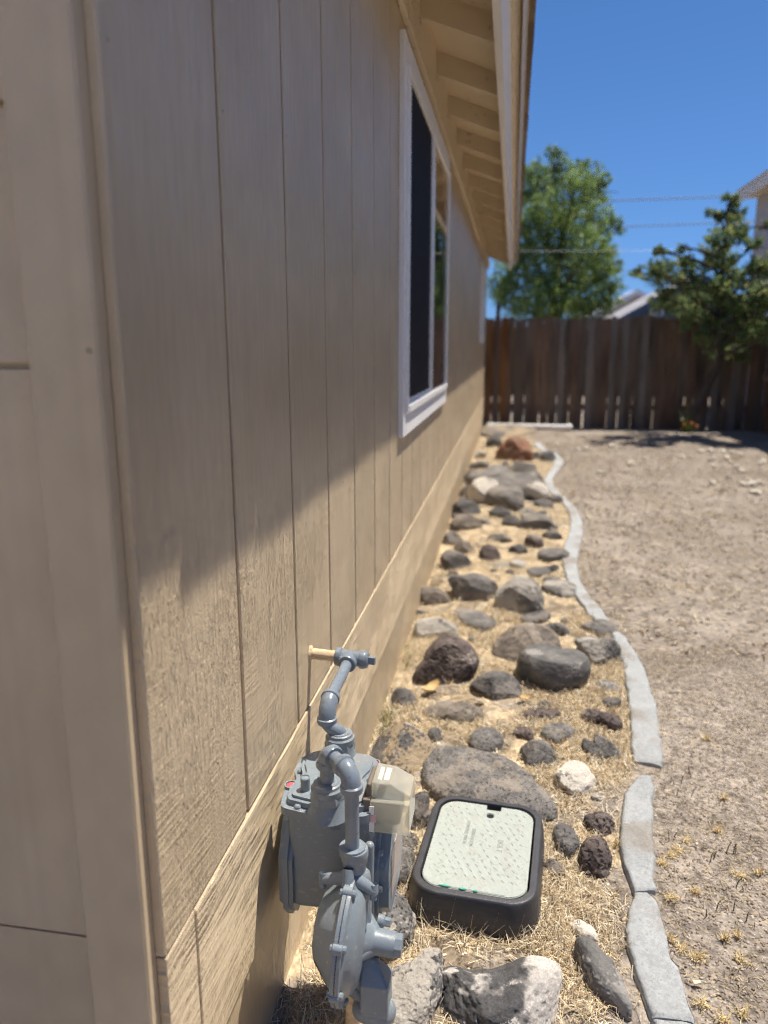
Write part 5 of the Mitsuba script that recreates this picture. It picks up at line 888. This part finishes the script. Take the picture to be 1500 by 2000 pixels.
def limbs(trunk, crown, rng, r0):
    ms = []; tr = np.array(trunk, float); s = np.linspace(0, 1, len(tr)); ms.append(tube(tr, r0 * (1 - .75 * s), 10))
    for x, y, z, r in crown:
        zt = np.clip(z - r * rng.uniform(1.2, 2.4), tr[0, 2] + .3 * (tr[-1, 2] - tr[0, 2]), tr[-1, 2]); k = np.array([np.interp(zt, tr[:, 2], tr[:, q]) for q in range(3)])
        e = np.array([x, y, z]); m = (k + e) / 2 + rng.normal(0, .08, 3) + [0, 0, -.06]; ms.append(tube(arc(k, m, e, 6), np.linspace(r0 * .30, .012, 6), 6))
        for _ in range(4):
            q = e + rng.normal(0, r * .6, 3); ms.append(tube([e * .75 + k * .25, (e + q) / 2 + rng.normal(0, .03, 3), q], [.012, .009, .005], 5))
    return ms
rng = np.random.default_rng(77)
t1 = thing('leafy_tree', 'tall feathery light green tree behind the left part of the fence', 'tree')
m, c = leaves(CROWN1, rng, 1250, .085, [(.24, .34, .11), (.18, .27, .09), (.30, .40, .14), (.12, .20, .07), (.38, .46, .18)])
obj('crown', m, 'mat_leaf', t1, color=c)
ms = limbs([(.75, 17.2, -.1), (.72, 17.1, 1.2), (.85, 17, 2.6), (.92, 17, 3.6)], CROWN1, rng, .16)
obj('trunk', ms[0], 'mat_bark', t1, smooth=60); obj('branches', cat(*ms[1:]), 'mat_bark', t1, smooth=60, kind='stuff')
t2 = thing('leafy_tree', 'smaller dark green tree with sparse leaves standing in the yard in front of the fence', 'tree')
m, c = leaves(CROWN2, rng, 1700, .066, [(.17, .25, .10), (.21, .29, .11), (.29, .36, .14), (.11, .17, .08), (.37, .37, .15), (.21, .30, .15)], 1.25, .6)
obj('crown', m, 'mat_leaf', t2, color=c)
ms = limbs(TRUNK2, CROWN2, rng, .075)
obj('trunk', ms[0], 'mat_bark', t2, smooth=60); obj('branches', cat(*ms[1:]), 'mat_bark', t2, smooth=60, kind='stuff')

# ------------------------------------------------------------ houses behind, wires
def gable(base, label, xl, xr, yf, yb, zw, za, over, wall, roofm, trim):
    h = thing(base, label, 'house'); xm = (xl + xr) / 2
    obj('wall', hull([(x, y, z) for y in (yf, yb) for x, z in ((xl, -.2), (xr, -.2), (xl, zw), (xr, zw), (xm, za))]), wall, h)
    sl = (za - zw) / (xm - xl)
    for sx, xe in ((-1, xl - over), (1, xr + over)):
        ze = zw - sl * over
        obj('roof_slope', hull([(x, y, z + d) for y in (yf - over, yb + over) for x, z in ((xe, ze), (xm, za)) for d in (.02, .14)]), roofm, h)
        obj('rake_trim', hull([(x, y, z + d) for y in (yf - over - .03, yf - over - .002) for x, z in ((xe, ze), (xm, za)) for d in (-.10, .145)]), trim, h)
    return h, sl
h2, _ = gable('house', 'dark blue gabled house behind the fence with a small white framed window', 3.02, 7.4, 24, 31, 1.90, 3.12, .35, 'mat_blue_wall', 'mat_grey_roof', 'mat_blue_wall')
for x0, x1, z0, z1 in ((3.90, 4.30, 2.10, 2.58),):
    w = obj('window', cat(box(x0, x0 + .07, 23.96, 23.999, z0, z1), box(x1 - .07, x1, 23.96, 23.999, z0, z1), box(x0 + .07, x1 - .07, 23.965, 23.999, z0, z0 + .07), box(x0 + .07, x1 - .07, 23.965, 23.999, z1 - .07, z1), box((x0 + x1) / 2 - .02, (x0 + x1) / 2 + .02, 23.967, 23.998, z0 + .07, z1 - .07)), 'mat_vinyl', h2)
    obj('pane', box(x0 + .07, x1 - .07, 23.985, 23.999, z0 + .07, z1 - .07), 'mat_glass_dark', w)
h3, _ = gable('house', 'far building showing only its bright white metal roof between the trees', 3.6, 6.9, 36, 50, 2.55, 3.5, .3, 'mat_stucco', 'mat_white_roof', 'mat_white_roof')
h4 = thing('house', 'pale grey two-storey house with tan eaves at the right edge', 'house')
obj('wall', box(4.64, 13, 2.0, 16.95, -.2, 4.30), 'mat_stucco', h4)
obj('soffit', box(4.36, 4.639, 1.6, 17.1, 4.12, 4.15), 'mat_house_trim', h4)
obj('fascia', box(4.32, 4.359, 1.55, 17.15, 4.05, 4.26, .005), 'mat_house_trim', h4)
obj('roof_slope', hull([(x, y, z + d) for y in (1.5, 17.2) for x, z in ((4.30, 4.262), (9.0, 6.1)) for d in (.0, .03)]), 'mat_house_trim', h4)
obj('roof_slope', hull([(x, y, z + d) for y in (1.5, 17.2) for x, z in ((13.8, 4.265), (9.0, 6.1)) for d in (.0, .09)]), 'mat_grey_roof', h4)
obj('gable_wall', hull([(x, y, z) for y in (2.1, 16.6) for x, z in ((4.7, 4.301), (12.9, 4.301), (9.0, 5.9))]), 'mat_stucco', h4)
w = obj('window', box(4.61, 4.639, 15.4, 16.3, 1.55, 2.45), 'mat_vinyl', h4)
obj('pane', box(4.60, 4.6095, 15.47, 16.23, 1.62, 2.38), 'mat_glass_dark', w)
for a, b, r_, lab in (((-7, 20, 4.60), (14, 20, 4.72), .022, 'uppermost dark overhead power line between the two trees'), ((-7, 20, 3.92), (14, 20, 4.22), .020, 'lower dark overhead power line between the two trees'), ((-7, 14, 2.98), (9, 14, 2.72), .0045, 'thin pale overhead cable crossing in front of the feathery tree')):
    a, b = np.array(a, float), np.array(b, float); s_ = np.linspace(0, 1, 24)[:, None]
    obj('power_line', tube(a + (b - a) * s_ - np.array([0, 0, 1]) * (.35 * 4 * s_ * (1 - s_) - .35 * 4 * .43 * .57), r_ * .6, 6), 'mat_pvc' if 'pale' in lab else 'mat_wire', None, 60, lab, 'power line')
